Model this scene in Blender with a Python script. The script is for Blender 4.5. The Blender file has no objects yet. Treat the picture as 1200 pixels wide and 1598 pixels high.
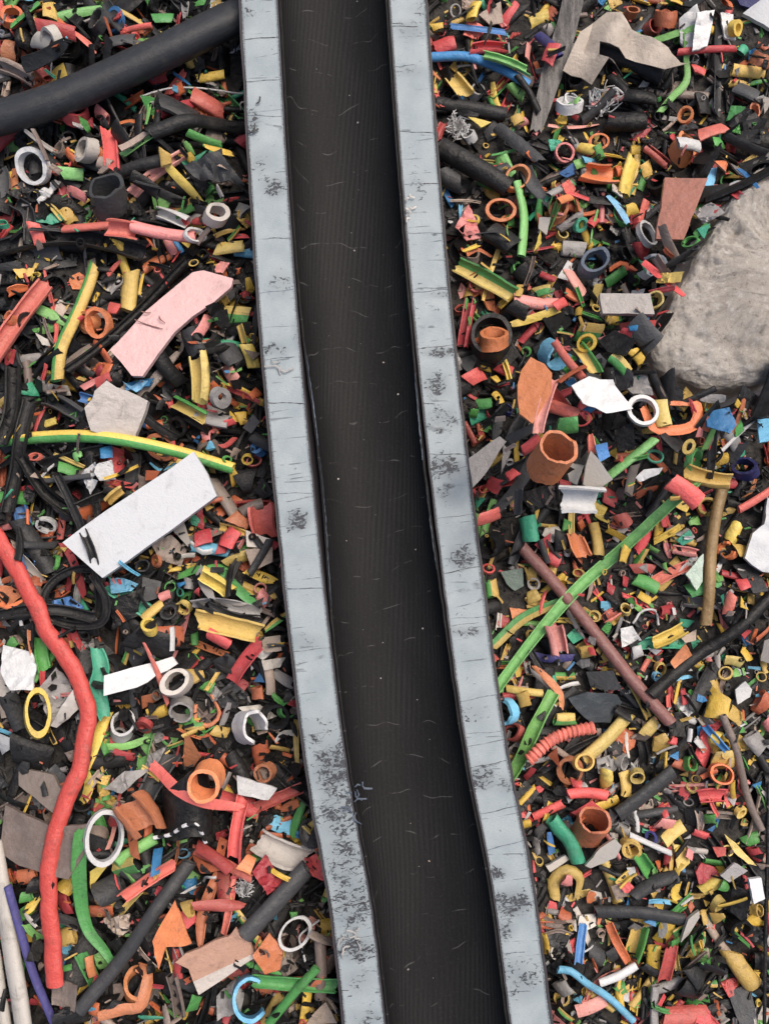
import bpy, bmesh, math, random
import numpy as np

S = bpy.context.scene
R_ = math.radians
# ------------------------------------------------------------------ camera, sky, sun, exposure
VF, TILT, ZS = R_(58), R_(5.5), 0.026          # vertical field, forward tilt, mean height of the pile
CAM = np.array([0.0, -0.052, 0.567])
cam = bpy.data.cameras.new('camera'); cam_o = bpy.data.objects.new('camera', cam); S.collection.objects.link(cam_o)
cam.sensor_fit = 'VERTICAL'; cam.sensor_height = 24; cam.lens = 12 / math.tan(VF / 2)
cam.clip_start = 0.01; cam.clip_end = 100
cam_o.location = CAM; cam_o.rotation_euler = (TILT, 0, 0); S.camera = cam_o
cam.dof.use_dof = False

SUN_EL, SUN_AZ = 62, 48                        # azimuth clockwise from +Y
w = bpy.data.worlds.new('World'); S.world = w; w.use_nodes = True
nt = w.node_tree; bgn = nt.nodes['Background']
sky = nt.nodes.new('ShaderNodeTexSky'); sky.sky_type = 'NISHITA'; sky.sun_disc = False
sky.sun_elevation = R_(SUN_EL); sky.sun_rotation = R_(SUN_AZ); sky.air_density = 1.0; sky.dust_density = 6.0; sky.ozone_density = 0.6
nt.links.new(sky.outputs[0], bgn.inputs[0]); bgn.inputs[1].default_value = 0.14
sun = bpy.data.lights.new('sun', 'SUN'); sun.energy = 1.7; sun.angle = R_(30); sun.color = (1, .93, .84)
sun_o = bpy.data.objects.new('sun', sun); S.collection.objects.link(sun_o)
sun_o.rotation_euler = (R_(90 - SUN_EL), 0, R_(180 - SUN_AZ))
vs = S.view_settings; vs.view_transform = 'Standard'; vs.look = 'None'; vs.gamma = 1; vs.use_curve_mapping = False
vs.exposure = 0.15
S.render.resolution_x = 768; S.render.resolution_y = 1024

# ------------------------------------------------------------------ photo pixel <-> world
K_ = math.tan(VF / 2) / 799.0
ct, st_ = math.cos(TILT), math.sin(TILT)
def ray(px, py):
    x = (px - 600) * K_; y = -(py - 799) * K_
    return np.array([x, y * ct + st_, y * st_ - ct])
def at(px, py, z=ZS):
    d = ray(px, py); t = (z - CAM[2]) / d[2]
    return CAM + d * t
def to_px(p):
    q = np.asarray(p, float) - CAM
    y = q[..., 1] * ct + q[..., 2] * st_; z = -q[..., 1] * st_ + q[..., 2] * ct
    return 600 + q[..., 0] / -z / K_, 799 - y / -z / K_
PX = float(np.linalg.norm(at(601, 799) - at(600, 799)))      # metres per photo pixel on the pile

rng = random.Random(11)
nrs = np.random.RandomState(5)

# ------------------------------------------------------------------ materials
COL = {  # linear base colours
 'bk': (.013, .013, .0135), 'dg': (.040, .041, .043), 'gy': (.30, .285, .275), 'gy2': (.46, .42, .385), 'gy3': (.085, .105, .14),
 'bg': (.40, .31, .25), 'br': (.215, .165, .14), 'wh': (.60, .60, .595), 'ow': (.52, .48, .43), 'rd': (.70, .115, .095), 'dr': (.44, .055, .05),
 'pk': (.70, .27, .24), 'pk2': (.70, .43, .415), 'or': (.66, .19, .06), 'do': (.50, .145, .058), 'ye': (.74, .51, .075), 'dy': (.62, .43, .11),
 'gr': (.085, .33, .075), 'lg': (.20, .47, .13), 'te': (.055, .37, .22), 'bl': (.04, .20, .46), 'lb': (.16, .46, .68), 'nv': (.045, .045, .17),
 'cb': (.030, .034, .040), 'rt': (.62, .078, .066), 'wd': (.155, .14, .13), 'pp': (.42, .355, .29), 'pc': (.60, .31, .22), 'bk2': (.40, .135, .10), 'br2': (.225, .098, .082), 'st': (.43, .265, .105),
 'mt': (.55, .66, .54), 'mg': (.14, .19, .155), 'dg2': (.085, .10, .11), 'wh2': (.58, .60, .62), 'ws': (.6, .6, .6), 'crust': (.33, .31, .28)}
NAME = {'bk': 'black', 'dg': 'dark grey', 'gy': 'grey', 'gy2': 'pale grey', 'gy3': 'slate', 'bg': 'beige', 'br': 'brown', 'wh': 'white', 'ow': 'off white',
 'rd': 'coral red', 'dr': 'dark red', 'pk': 'pale coral', 'pk2': 'pink', 'or': 'orange', 'do': 'brick orange', 'ye': 'yellow', 'dy': 'mustard', 'gr': 'green',
 'lg': 'light green', 'te': 'teal', 'bl': 'blue', 'lb': 'light blue', 'nv': 'navy', 'rt': 'coral red', 'yg': 'green and yellow', 'wh2': 'white', 'dg2': 'slate', 'mt': 'mint', 'mg': 'murky green'}
MATS = {}
def nodes(m):
    m.use_nodes = True; t = m.node_tree
    return t, t.nodes['Principled BSDF']
def N(t, typ, **kw):
    n = t.nodes.new(typ)
    for k, v in kw.items():
        if k.startswith('i_'):
            key = k[2:]; n.inputs[int(key) if key.isdigit() else key.replace('_', ' ')].default_value = v
        else: setattr(n, k, v)
    return n
def ramp(t, fac, pts):
    r = N(t, 'ShaderNodeValToRGB'); e = r.color_ramp.elements
    e[0].position, e[0].color = pts[0][0], (*([pts[0][1]] * 3), 1)
    e[1].position, e[1].color = pts[1][0], (*([pts[1][1]] * 3), 1)
    for p, v in pts[2:]:
        q = e.new(p); q.color = (v, v, v, 1)
    t.links.new(fac, r.inputs[0]); return r.outputs[0]
def mix(t, fac, a, b, mode='MIX'):
    m = N(t, 'ShaderNodeMix', data_type='RGBA', blend_type=mode)
    for sock, v in ((m.inputs[0], fac), (m.inputs[6], a), (m.inputs[7], b)):
        if isinstance(v, (int, float)): sock.default_value = v
        elif isinstance(v, tuple): sock.default_value = (*v, 1) if len(v) == 3 else v
        else: t.links.new(v, sock)
    return m.outputs[2]
def mat(key):
    if key in MATS: return MATS[key]
    c = COL[key]; m = bpy.data.materials.new(NAME.get(key, key).replace(' ', '_') + '_plastic'); MATS[key] = m
    t, p = nodes(m); L = t.links.new
    tc = N(t, 'ShaderNodeTexCoord'); oi = N(t, 'ShaderNodeObjectInfo')
    off = N(t, 'ShaderNodeVectorMath', operation='SCALE'); off.inputs[3].default_value = 3.7
    cb = N(t, 'ShaderNodeCombineXYZ')
    for i in range(3): L(oi.outputs['Random'], cb.inputs[i])
    L(cb.outputs[0], off.inputs[0])
    ad = N(t, 'ShaderNodeVectorMath', operation='ADD'); L(tc.outputs['Object'], ad.inputs[0]); L(off.outputs[0], ad.inputs[1])
    n1 = N(t, 'ShaderNodeTexNoise', i_Scale=160., i_Detail=5., i_Roughness=.62); L(ad.outputs[0], n1.inputs['Vector'])
    n2 = N(t, 'ShaderNodeTexNoise', i_Scale=900., i_Detail=4., i_Roughness=.6); L(ad.outputs[0], n2.inputs['Vector'])
    dark = key in ('cb', 'bk', 'dg', 'dg2', 'gy3', 'nv')
    # per piece tint
    hs = N(t, 'ShaderNodeHueSaturation'); hs.inputs['Color'].default_value = (*c, 1)
    mr = N(t, 'ShaderNodeMapRange'); L(oi.outputs['Random'], mr.inputs[0]); mr.inputs[3].default_value = .78 if not dark else .5; mr.inputs[4].default_value = 1.2 if not dark else 1.9
    if key == 'rt': mr.inputs[3].default_value = mr.inputs[4].default_value = .92
    L(mr.outputs[0], hs.inputs['Value'])
    m2 = N(t, 'ShaderNodeMath', operation='MULTIPLY'); L(oi.outputs['Random'], m2.inputs[0]); m2.inputs[1].default_value = 7.31
    fr = N(t, 'ShaderNodeMath', operation='FRACT'); L(m2.outputs[0], fr.inputs[0])
    mh = N(t, 'ShaderNodeMapRange'); L(fr.outputs[0], mh.inputs[0]); mh.inputs[3].default_value = .492 if key != 'rt' else .501; mh.inputs[4].default_value = .512 if key != 'rt' else .501; L(mh.outputs[0], hs.inputs['Hue'])
    ms = N(t, 'ShaderNodeMapRange'); L(fr.outputs[0], ms.inputs[0]); ms.inputs[3].default_value = 1.0; ms.inputs[4].default_value = .9 if key != 'rt' else 1.; L(ms.outputs[0], hs.inputs['Saturation'])
    col = hs.outputs[0]
    # weathering: pale chalky patches and grey-brown grime with shapes of their own
    chalk = ramp(t, n1.outputs[0], [(.5, 0), (.72, 1)])
    pale = tuple(min(1, x * .75 + .10) for x in c) if not dark else tuple(x * 1.2 + .016 for x in c)
    f = N(t, 'ShaderNodeMath', operation='MULTIPLY'); L(chalk, f.inputs[0]); f.inputs[1].default_value = .4 if key != 'rt' else .12
    col = mix(t, f.outputs[0], col, pale)
    gr = ramp(t, n2.outputs[0], [(.30, 1), (.43, 0)])
    f2 = N(t, 'ShaderNodeMath', operation='MULTIPLY'); L(gr, f2.inputs[0]); f2.inputs[1].default_value = .32 if key not in ('wh2', 'pk2', 'gy2', 'ow', 'pc', 'pp', 'wh', 'bk2', 'br') else .1
    grime = (.075, .062, .05) if not dark else (.06, .055, .05)
    col = mix(t, f2.outputs[0], col, grime)
    if key in ('wd', 'st', 'ws'):
        mp = N(t, 'ShaderNodeMapping'); mp.inputs['Scale'].default_value = {'wd': (420, 25, 420), 'st': (60, 8, 60), 'ws': (1, 1, 1)}[key]; L(tc.outputs['Object'], mp.inputs[0])
        nn = N(t, 'ShaderNodeTexNoise', i_Scale=1., i_Detail=4.); L(mp.outputs[0], nn.inputs['Vector'])
        if key == 'ws':
            wv = N(t, 'ShaderNodeTexWave', i_Scale=55.); wv.bands_direction = 'DIAGONAL'; L(tc.outputs['Object'], wv.inputs['Vector'])
            col = mix(t, ramp(t, wv.outputs['Fac'], [(.45, 0), (.5, 1)]), (.02, .02, .02), (.7, .7, .7))
        else:
            col = mix(t, ramp(t, nn.outputs[0], [(.35, 1), (.6, 0)]), col, tuple(x * .3 for x in c))
    if key == 'pc':   # the card's pale lower band
        sx = N(t, 'ShaderNodeSeparateXYZ'); L(tc.outputs['Object'], sx.inputs[0])
        mm = N(t, 'ShaderNodeMath', operation='MULTIPLY_ADD'); L(sx.outputs[0], mm.inputs[0]); mm.inputs[1].default_value = -.40; L(sx.outputs[1], mm.inputs[2])
        col = mix(t, ramp(t, mm.outputs[0], [(0, 1), (.0005, 0)]) if False else N_less(t, mm.outputs[0], -.0055), col, (.60, .53, .47))
    # lengthwise scuffs and drawn-out scratches on tubes and strips, loose smudges on everything
    lc = N(t, 'ShaderNodeAttribute', attribute_name='len_co'); mp2 = N(t, 'ShaderNodeMapping'); mp2.inputs['Scale'].default_value = (70, 1500, 1500); L(lc.outputs['Vector'], mp2.inputs[0])
    ad2 = N(t, 'ShaderNodeVectorMath', operation='ADD'); L(mp2.outputs[0], ad2.inputs[0]); L(off.outputs[0], ad2.inputs[1])
    n4 = N(t, 'ShaderNodeTexNoise', i_Scale=1., i_Detail=5., i_Roughness=.65); L(ad2.outputs[0], n4.inputs['Vector'])
    n3 = N(t, 'ShaderNodeTexNoise', i_Scale=75., i_Detail=7., i_Roughness=.7, i_Distortion=.8); L(ad.outputs[0], n3.inputs['Vector'])
    clean = .6 if key in ('wh2', 'pk2', 'wh') else 1.
    col = mix(t, ramp(t, n4.outputs[0], [(.56, 0), (.72, .42 * clean)]), col, tuple(x * .6 + .16 for x in c) if not dark else tuple(x * 1.5 + .04 for x in c))
    col = mix(t, ramp(t, n4.outputs[0], [(.28, .55 * clean), (.42, 0)]), col, grime)
    col = mix(t, ramp(t, n3.outputs[0], [(.54, 0), (.72, .5 * clean)]), col, grime)
    L(col, p.inputs['Base Color'])
    rr = N(t, 'ShaderNodeMapRange'); L(n1.outputs[0], rr.inputs[0]); rr.inputs[3].default_value = .27; rr.inputs[4].default_value = .62; L(rr.outputs[0], p.inputs['Roughness'])
    p.inputs['Specular IOR Level'].default_value = .42 if not dark else .28
    bp = N(t, 'ShaderNodeBump', i_Strength=.35, i_Distance=.0006); L(n2.outputs[0], bp.inputs['Height'])
    b2 = N(t, 'ShaderNodeBump', i_Strength=.12 if key in ('cb', 'ow', 'wh2') else .45, i_Distance=.003); L(n1.outputs[0], b2.inputs['Height']); L(bp.outputs[0], b2.inputs['Normal'])
    L(b2.outputs[0], p.inputs['Normal'])
    return m
def N_less(t, v, lim):
    n = N(t, 'ShaderNodeMath', operation='LESS_THAN'); t.links.new(v, n.inputs[0]); n.inputs[1].default_value = lim
    return n.outputs[0]

# ------------------------------------------------------------------ mesh makers: return (verts Nx3, faces list, material slot per face)
def wob(n, amp, k=3):
    x = np.linspace(0, 1, n); y = np.zeros(n)
    for j in range(1, k + 1): y += nrs.uniform(-1, 1) * np.sin(x * math.pi * 2 * j * nrs.uniform(.6, 1.4) + nrs.uniform(0, 6.3)) / j
    return y * amp
def spline(P, n):
    P = np.asarray(P, float)
    if len(P) == 2:
        u = np.linspace(0, 1, n)[:, None]; return P[0] * (1 - u) + P[1] * u
    Q = np.vstack([2 * P[0] - P[1], P, 2 * P[-1] - P[-2]]); out = []
    d = np.r_[0, np.cumsum(np.linalg.norm(np.diff(P, axis=0), axis=1))]
    for s in np.linspace(0, d[-1], n):
        i = min(int(np.searchsorted(d, s, 'right')) - 1, len(P) - 2); f = (s - d[i]) / max(d[i + 1] - d[i], 1e-9)
        a, b, c, e = Q[i], Q[i + 1], Q[i + 2], Q[i + 3]
        out.append(.5 * (2 * b + (c - a) * f + (2 * a - 5 * b + 4 * c - e) * f * f + (3 * b - a - 3 * c + e) * f ** 3))
    return np.array(out)
def shell(P, wid, arc, th, roll=0., oval=1., slant=(0, 0), nt_=None, rough=.04, twist=0., split=False, ragged=0., stripe=None, pinch=0.):
    """a curved sheet swept along path P: arc = 2 pi is a tube, a small arc is a flat strip."""
    P = np.asarray(P, float); n = len(P); closed = arc > 6.2
    T = np.gradient(P, axis=0); T /= np.linalg.norm(T, axis=1)[:, None] + 1e-12
    up = np.tile([0, 0, 1.], (n, 1)) if abs(T[:, 2]).max() < .8 else np.tile([1., 0, 0], (n, 1))
    Sd = np.cross(up, T); Sd /= np.linalg.norm(Sd, axis=1)[:, None]; U = np.cross(T, Sd)
    nt_ = nt_ or (14 if closed else max(4, int(arc * 2.6) + 2))
    t = np.linspace(-.5, .5, nt_ + 1); t = t[:-1] if closed else t
    wid = np.broadcast_to(np.asarray(wid, float), (n,)) * (1 + wob(n, rough))
    Rr = (wid / 2 if arc > math.pi else wid / 2 / math.sin(max(arc, .06) / 2))
    a = t * arc; mean = math.sin(arc / 2) / (arc / 2) if arc < 6.2 else 0
    ov = oval * (1 + wob(n, rough))
    xs = np.outer(Rr, np.sin(a)); zs = np.outer(Rr, np.cos(a) - mean)
    nz = wob(len(t), rough) if not closed else rough * np.sin(a + nrs.uniform(0, 6)) * nrs.uniform(-1, 1) + rough * np.sin(2 * a + nrs.uniform(0, 6))
    jit = nrs.normal(0, rough * (.12 if arc > 3 else .25), xs.shape)
    mod = 1 + nz[None, :] + jit
    nx, nzv = np.broadcast_to(np.sin(a), xs.shape), np.broadcast_to(np.cos(a), xs.shape)
    th_ = th * (1 + nrs.normal(0, .05, xs.shape) + .14 * np.sin(a + nrs.uniform(0, 6.3))[None, :])
    def place(x, z, s):
        x = x * mod / math.sqrt(max(oval, .2)) if closed else x * mod; z = z * mod * ov[:, None]
        if pinch:
            u = np.linspace(-1, 1, n)[:, None]; z = z * (1 - pinch * np.abs(u) ** 3); 
        ang = roll + twist * np.linspace(-.5, .5, n)[:, None]
        c, s_ = np.cos(ang), np.sin(ang)
        X = x * c + z * s_; Z = -x * s_ + z * c
        V = P[:, None, :] + Sd[:, None, :] * X[..., None] + U[:, None, :] * Z[..., None]
        wv = np.zeros(n); wv[0] = slant[0]; wv[-1] = slant[1]
        if n > 4: wv[1] = slant[0] * .5; wv[-2] = slant[1] * .5
        V = V + T[:, None, :] * (X * wv[:, None])[..., None]
        if ragged:
            if s == 0:
                r = nrs.normal(0, ragged, (2, xs.shape[1]))
                if arc > 3: r = (np.roll(r, 1, 1) + r + np.roll(r, -1, 1)) / 2.2
            else: r = place.r
            place.r = r
            V[0] += T[0] * r[0][:, None]; V[-1] += T[-1] * r[1][:, None]
        return V
    O = place(xs, zs, 0); I = place(xs - nx * th_, zs - nzv * th_, 1)
    m = len(t); V = np.vstack([O.reshape(-1, 3), I.reshape(-1, 3)]); off = n * m
    sl_ = np.r_[0, np.cumsum(np.linalg.norm(np.diff(P, axis=0), axis=1))]
    c1 = np.stack([np.repeat(sl_[:, None], m, 1), np.cos(a)[None, :] * Rr[:, None], np.sin(a)[None, :] * Rr[:, None]], -1).reshape(-1, 3)
    shell.co = np.vstack([c1, c1 + [1., 0, 0]])
    F, M = [], []
    mm = m if closed else m - 1
    for j in range(mm):
        k = (j + 1) % m; sl = 0
        if stripe is not None: sl = 1 if (t[j] + .5 / m) > stripe and abs(t[j]) < .47 else 0
        for i in range(n - 1):
            a0, b0, c0, d0 = i * m + j, i * m + k, (i + 1) * m + k, (i + 1) * m + j
            F.append((a0, b0, c0, d0)); F.append((off + a0, off + d0, off + c0, off + b0)); M += [sl, sl]
        F.append((j, off + j, off + k, k)); e = (n - 1) * m
        F.append((e + j, e + k, off + e + k, off + e + j)); M += [sl, sl]
    if not closed:
        for i in range(n - 1):
            F.append((i * m, (i + 1) * m, off + (i + 1) * m, off + i * m)); x = m - 1
            F.append((i * m + x, off + i * m + x, off + (i + 1) * m + x, (i + 1) * m + x)); M += [0, stripe is not None and 1 or 0]
    return V, F, M
def ring(d, wall, h, arc=2 * math.pi, stretch=1., tilt=0., az=0., spin=0.):
    nseg = 28 if d > .012 else 18
    P = np.array([[0, 0, z] for z in np.linspace(-h / 2, h / 2, 4)])
    V, F, M = shell(P, d, arc, wall, nt_=nseg, rough=.035, ragged=h * .06, roll=spin)
    sq = nrs.uniform(.84, 1.0); V[:, 0] *= sq; V[:, 1] *= stretch / math.sqrt(sq)
    a = nrs.uniform(-.3, .3) if stretch != 1 else nrs.uniform(0, 6.28)
    def rz(v, a): c, s = math.cos(a), math.sin(a); return np.c_[v[:, 0] * c - v[:, 1] * s, v[:, 0] * s + v[:, 1] * c, v[:, 2]]
    V = rz(V, a) if arc > 6.2 else V
    ty = math.radians(tilt); V = rz(V, -math.radians(az)); c, s = math.cos(ty), math.sin(ty)
    V = np.c_[V[:, 0] * c + V[:, 2] * s, V[:, 1], -V[:, 0] * s + V[:, 2] * c]
    return rz(V, math.radians(az)), F, M
def plate(poly, th, crumple=0., curl=None):
    poly = np.asarray(poly, float); n = len(poly)
    size = np.ptp(poly, axis=0).max()
    bm = bmesh.new()
    # edge points, slightly irregular
    E = []
    for i in range(n):
        a, b = poly[i], poly[(i + 1) % n]; L = np.linalg.norm(b - a); k = max(1, int(L / (size * .16)))
        nrm = np.array([a[1] - b[1], b[0] - a[0]]) / (L + 1e-9)
        for j in range(k): E.append(a + (b - a) * j / k + (nrm * nrs.normal(0, size * .008) if j else 0))
    vs_ = [bm.verts.new((p[0], p[1], 0)) for p in E]
    f = bm.faces.new(vs_)
    bmesh.ops.triangulate(bm, faces=[f])
    for lv in range(2 if (crumple or size > .03) else 1):
        bmesh.ops.subdivide_edges(bm, edges=[e for e in bm.edges if e.calc_length() > size * .13], cuts=1, use_grid_fill=False)
        bmesh.ops.triangulate(bm, faces=[f for f in bm.faces if len(f.verts) > 3])
    bm.verts.ensure_lookup_table(); bm.verts.index_update()
    V = np.array([v.co for v in bm.verts]); F0 = [tuple(v.index for v in f.verts) for f in bm.faces]
    if F0:
        a, b, c = (V[[f[i] for f in F0]] for i in range(3))
        if np.cross(b - a, c - a)[:, 2].sum() < 0: F0 = [f[::-1] for f in F0]
    bm_b = [(e.verts[0].index, e.verts[1].index) for e in bm.edges if len(e.link_faces) == 1]; bm.free()
    cnt = V.mean(0); q = (V - cnt) / size
    ang = nrs.uniform(0, 6.28); u = q[:, 0] * math.cos(ang) + q[:, 1] * math.sin(ang)
    z = (curl if curl is not None else nrs.uniform(-.45, .45)) * u * u * size
    if crumple:
        for k in range(5):
            a2 = nrs.uniform(0, 6.28); fr = nrs.uniform(4, 15); ph = nrs.uniform(0, 6.28)
            sgn = q[:, 0] * math.cos(a2) + q[:, 1] * math.sin(a2)
            z = z + crumple * size * .055 * (np.abs(((sgn * fr + ph) % 2) - 1) - .5 if crumple != .9 else .6 * np.sin(sgn * fr * 1.3 + ph))
        z = z + nrs.normal(0, crumple * size * .012, len(z))
    V[:, 2] += z
    nv = len(V); V2 = V.copy(); V2[:, 2] -= th
    F = F0 + [tuple(nv + i for i in f[::-1]) for f in F0]
    dirs = set()
    for f in F0:
        for i in range(3): dirs.add((f[i], f[(i + 1) % 3]))
    for a, b in bm_b:
        if (a, b) not in dirs: a, b = b, a
        F.append((b, a, nv + a, nv + b))
    return np.vstack([V, V2]), F, [0] * len(F)
def join(parts):
    V, F, M = [], [], []; o = 0
    for v, f, m in parts:
        V.append(v); F += [tuple(i + o for i in q) for q in f]; M += list(m); o += len(v)
    return np.vstack(V), F, M

# ------------------------------------------------------------------ height map of the pile (2 px cells) used to rest pieces on each other
CELL = PX * 2; X0, Y0 = -.31, -.40; NX, NY = int(.62 / CELL), int(.80 / CELL)
def bed_z(x, y):
    return .009 + .003 * np.sin(x * 37 + 1.3) * np.sin(y * 29 + .4) + .002 * np.sin(x * 91 + y * 55)
gx, gy = np.meshgrid(X0 + (np.arange(NX) + .5) * CELL, Y0 + (np.arange(NY) + .5) * CELL)
H = bed_z(gx, gy); ID = np.full((NY, NX), -1, np.int32)
def cells(V, F):
    """cell index and z for points spread over the faces"""
    q = [f if len(f) == 4 else (f[0], f[1], f[2], f[2]) for f in F]
    A = V[np.array(q)]
    e = max(np.linalg.norm(A[:, 0, :2] - A[:, 1, :2], axis=1).max(), np.linalg.norm(A[:, 0, :2] - A[:, 3, :2], axis=1).max(), np.linalg.norm(A[:, 1, :2] - A[:, 2, :2], axis=1).max())
    k = int(min(24, max(2, math.ceil(e / CELL) + 1))); u = np.linspace(0, 1, k)
    uu, vv = np.meshgrid(u, u); uu, vv = uu.ravel()[None, :, None], vv.ravel()[None, :, None]
    Pt = A[:, None, 0] * (1 - uu) * (1 - vv) + A[:, None, 1] * uu * (1 - vv) + A[:, None, 2] * uu * vv + A[:, None, 3] * (1 - uu) * vv
    Pt = Pt.reshape(-1, 3)
    ix = ((Pt[:, 0] - X0) / CELL).astype(int); iy = ((Pt[:, 1] - Y0) / CELL).astype(int)
    ok = (ix >= 0) & (ix < NX) & (iy >= 0) & (iy < NY)
    return iy[ok] * NX + ix[ok], Pt[ok, 2]
def rest(V, F, sink=.65, tilt=.4, lift=0.):
    """drop the piece on the pile: lean it to the slope under it, then lower it until it touches"""
    c, z = cells(V, F)
    if len(c) == 0: V = V.copy(); V[:, 2] += .02 - V[:, 2].min(); return V
    uc, inv = np.unique(c, return_inverse=True)
    h = H.ravel()[uc]
    if tilt and len(uc) > 6:
        X = X0 + (uc % NX + .5) * CELL; Y = Y0 + (uc // NX + .5) * CELL
        mx, my = X.mean(), Y.mean(); A = np.c_[X - mx, Y - my, np.ones(len(X))]
        try: s = np.linalg.lstsq(A.T @ A + np.eye(3) * 1e-7 * len(X), A.T @ h, rcond=None)[0]
        except Exception: s = (0, 0, 0)
        sx, sy = np.clip(s[0], -tilt, tilt), np.clip(s[1], -tilt, tilt)
        V = V.copy(); V[:, 2] += (V[:, 0] - mx) * sx + (V[:, 1] - my) * sy
        c, z = cells(V, F); uc, inv = np.unique(c, return_inverse=True); h = H.ravel()[uc]
    lo = np.full(len(uc), 9.); np.minimum.at(lo, inv, z)
    dz = np.quantile(h - lo, sink) + lift
    V = V.copy(); V[:, 2] += dz
    return V
PIECES = []
def stamp(V, F, idx):
    c, z = cells(V, F); Hf = H.ravel(); If = ID.ravel()
    up_ = z > Hf[c]; c, z = c[up_], z[up_]
    np.maximum.at(Hf, c, z); If[c] = idx
    H[:] = Hf.reshape(H.shape); ID[:] = If.reshape(ID.shape)

# ------------------------------------------------------------------ half pipe axis from its edges in the photograph
ZR = .056
axis_px = [(-260, 503), (-130, 511), (0, 520), (250, 536), (500, 555.5), (750, 580.5), (1000, 609.5), (1200, 636), (1400, 671.5), (1598, 695), (1730, 713), (1860, 732)]
AX = np.array([at(x + max(0, y - 1000) * .006, y, ZR) for y, x in axis_px])
AXs = spline(AX, 420)
KZ = .60
RO, RI = .0554, .0310
def axis_dist(x, y):
    return np.sqrt(((AXs[:, :2] - np.array([x, y])) ** 2).sum(1).min())

# ------------------------------------------------------------------ ground, half pipe, boulder
def link(name, V, F, M, keys, parent=None, smooth=True, attr=None, angle=42):
    me = bpy.data.meshes.new(name); V = np.asarray(V, float)
    org = np.zeros(3) if parent is not None else np.array([V[:, 0].mean(), V[:, 1].mean(), V[:, 2].min()])
    me.from_pydata((V - org).tolist(), [], F)
    for k in keys: me.materials.append(mat(k) if isinstance(k, str) else k)
    if len(keys) > 1: me.polygons.foreach_set('material_index', np.array(M, np.int32))
    me.polygons.foreach_set('use_smooth', np.ones(len(F), bool) if smooth else np.zeros(len(F), bool))
    if smooth: me.set_sharp_from_angle(angle=R_(angle))
    if attr:
        for nm, arr in attr.items():
            a = me.attributes.new(nm, 'FLOAT_VECTOR', 'POINT'); a.data.foreach_set('vector', np.asarray(arr, np.float32).ravel())
    me.update()
    o = bpy.data.objects.new(name, me); S.collection.objects.link(o); o.location = org
    if parent is not None: o.parent = parent
    return o
def grid_faces(n, m, closed=False, flip=False):
    F = []
    for i in range(n - 1):
        for j in range(m if closed else m - 1):
            k = (j + 1) % m; q = (i * m + j, i * m + k, (i + 1) * m + k, (i + 1) * m + j)
            F.append(q[::-1] if flip else q)
    return F
# ground: the dark trodden bed under the loose scraps, running well past the frame
gm = bpy.data.materials.new('dark_bed'); t, p = nodes(gm)
tc = N(t, 'ShaderNodeTexCoord'); n1 = N(t, 'ShaderNodeTexNoise', i_Scale=240., i_Detail=8.); t.links.new(tc.outputs['Object'], n1.inputs['Vector'])
t.links.new(mix(t, ramp(t, n1.outputs[0], [(.35, 0), (.7, 1)]), (.012, .011, .010), (.05, .045, .04)), p.inputs['Base Color']); p.inputs['Roughness'].default_value = .9
bp = N(t, 'ShaderNodeBump', i_Strength=.8, i_Distance=.004); t.links.new(n1.outputs[0], bp.inputs['Height']); t.links.new(bp.outputs[0], p.inputs['Normal'])
xs = np.r_[np.linspace(-6, -.5, 12), np.linspace(-.45, .45, 120), np.linspace(.5, 6, 12)]; ys = xs.copy()
GX, GY = np.meshgrid(xs, ys); GZ = bed_z(GX, GY)
V = np.c_[GX.ravel(), GY.ravel(), GZ.ravel()]
g = link('ground', V, grid_faces(len(ys), len(xs)), [], [gm]); g['kind'] = 'structure'; g['label'] = 'dark trodden bed under the plastic scraps'

# --- half pipe
T_ = np.gradient(AXs, axis=0); T_ /= np.linalg.norm(T_, axis=1)[:, None]
SD = np.cross(T_, [0, 0, 1.]); SD /= np.linalg.norm(SD, axis=1)[:, None]       # to the right when travelling up? fixed below
if SD[0, 0] < 0: SD = -SD                                                     # SD points to photo right
s_len = np.r_[0, np.cumsum(np.linalg.norm(np.diff(AXs, axis=0), axis=1))]
_, py_of = to_px(AXs)
SMEAR = [(430,290,25,18,.8),(405,255,20,22,.5),(395,190,10,22,.8),(382,20,15,25,.5),(440,440,20,25,.45),(425,545,25,12,.6),(465,520,8,40,.5),(465,812,20,18,1.),(480,1000,40,14,.4),
 (500,1150,45,40,.5),(520,1200,36,50,1.),(530,1265,40,60,.75),(540,1340,40,60,.8),(550,1405,40,50,.8),(556,1480,32,22,1.),(560,1530,30,22,.55),(575,1590,30,20,.5),
 (640,45,25,16,.6),(660,15,20,15,.5),(640,110,26,10,.5),(690,550,34,9,1.),(680,600,24,24,.7),(690,655,28,22,.65),(695,728,32,20,1.),(690,770,20,14,.5),(722,870,24,20,1.),(725,985,34,8,.9),
 (735,1110,25,20,.4),(752,1215,26,20,.9),(792,1222,20,18,.6),(770,1362,22,12,.9),(797,1410,38,24,1.),(780,1452,24,20,.8),(810,1525,34,34,.6),(700,460,34,6,.9),(660,300,25,30,.35)]
def smear(px, py):
    v = np.zeros(len(px))
    for x, y, rx, ry, k in SMEAR: v = np.maximum(v, k * np.exp(-(((px - x) / rx) ** 2 + ((py - y) / ry) ** 2) ** 1.5))
    return v
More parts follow.
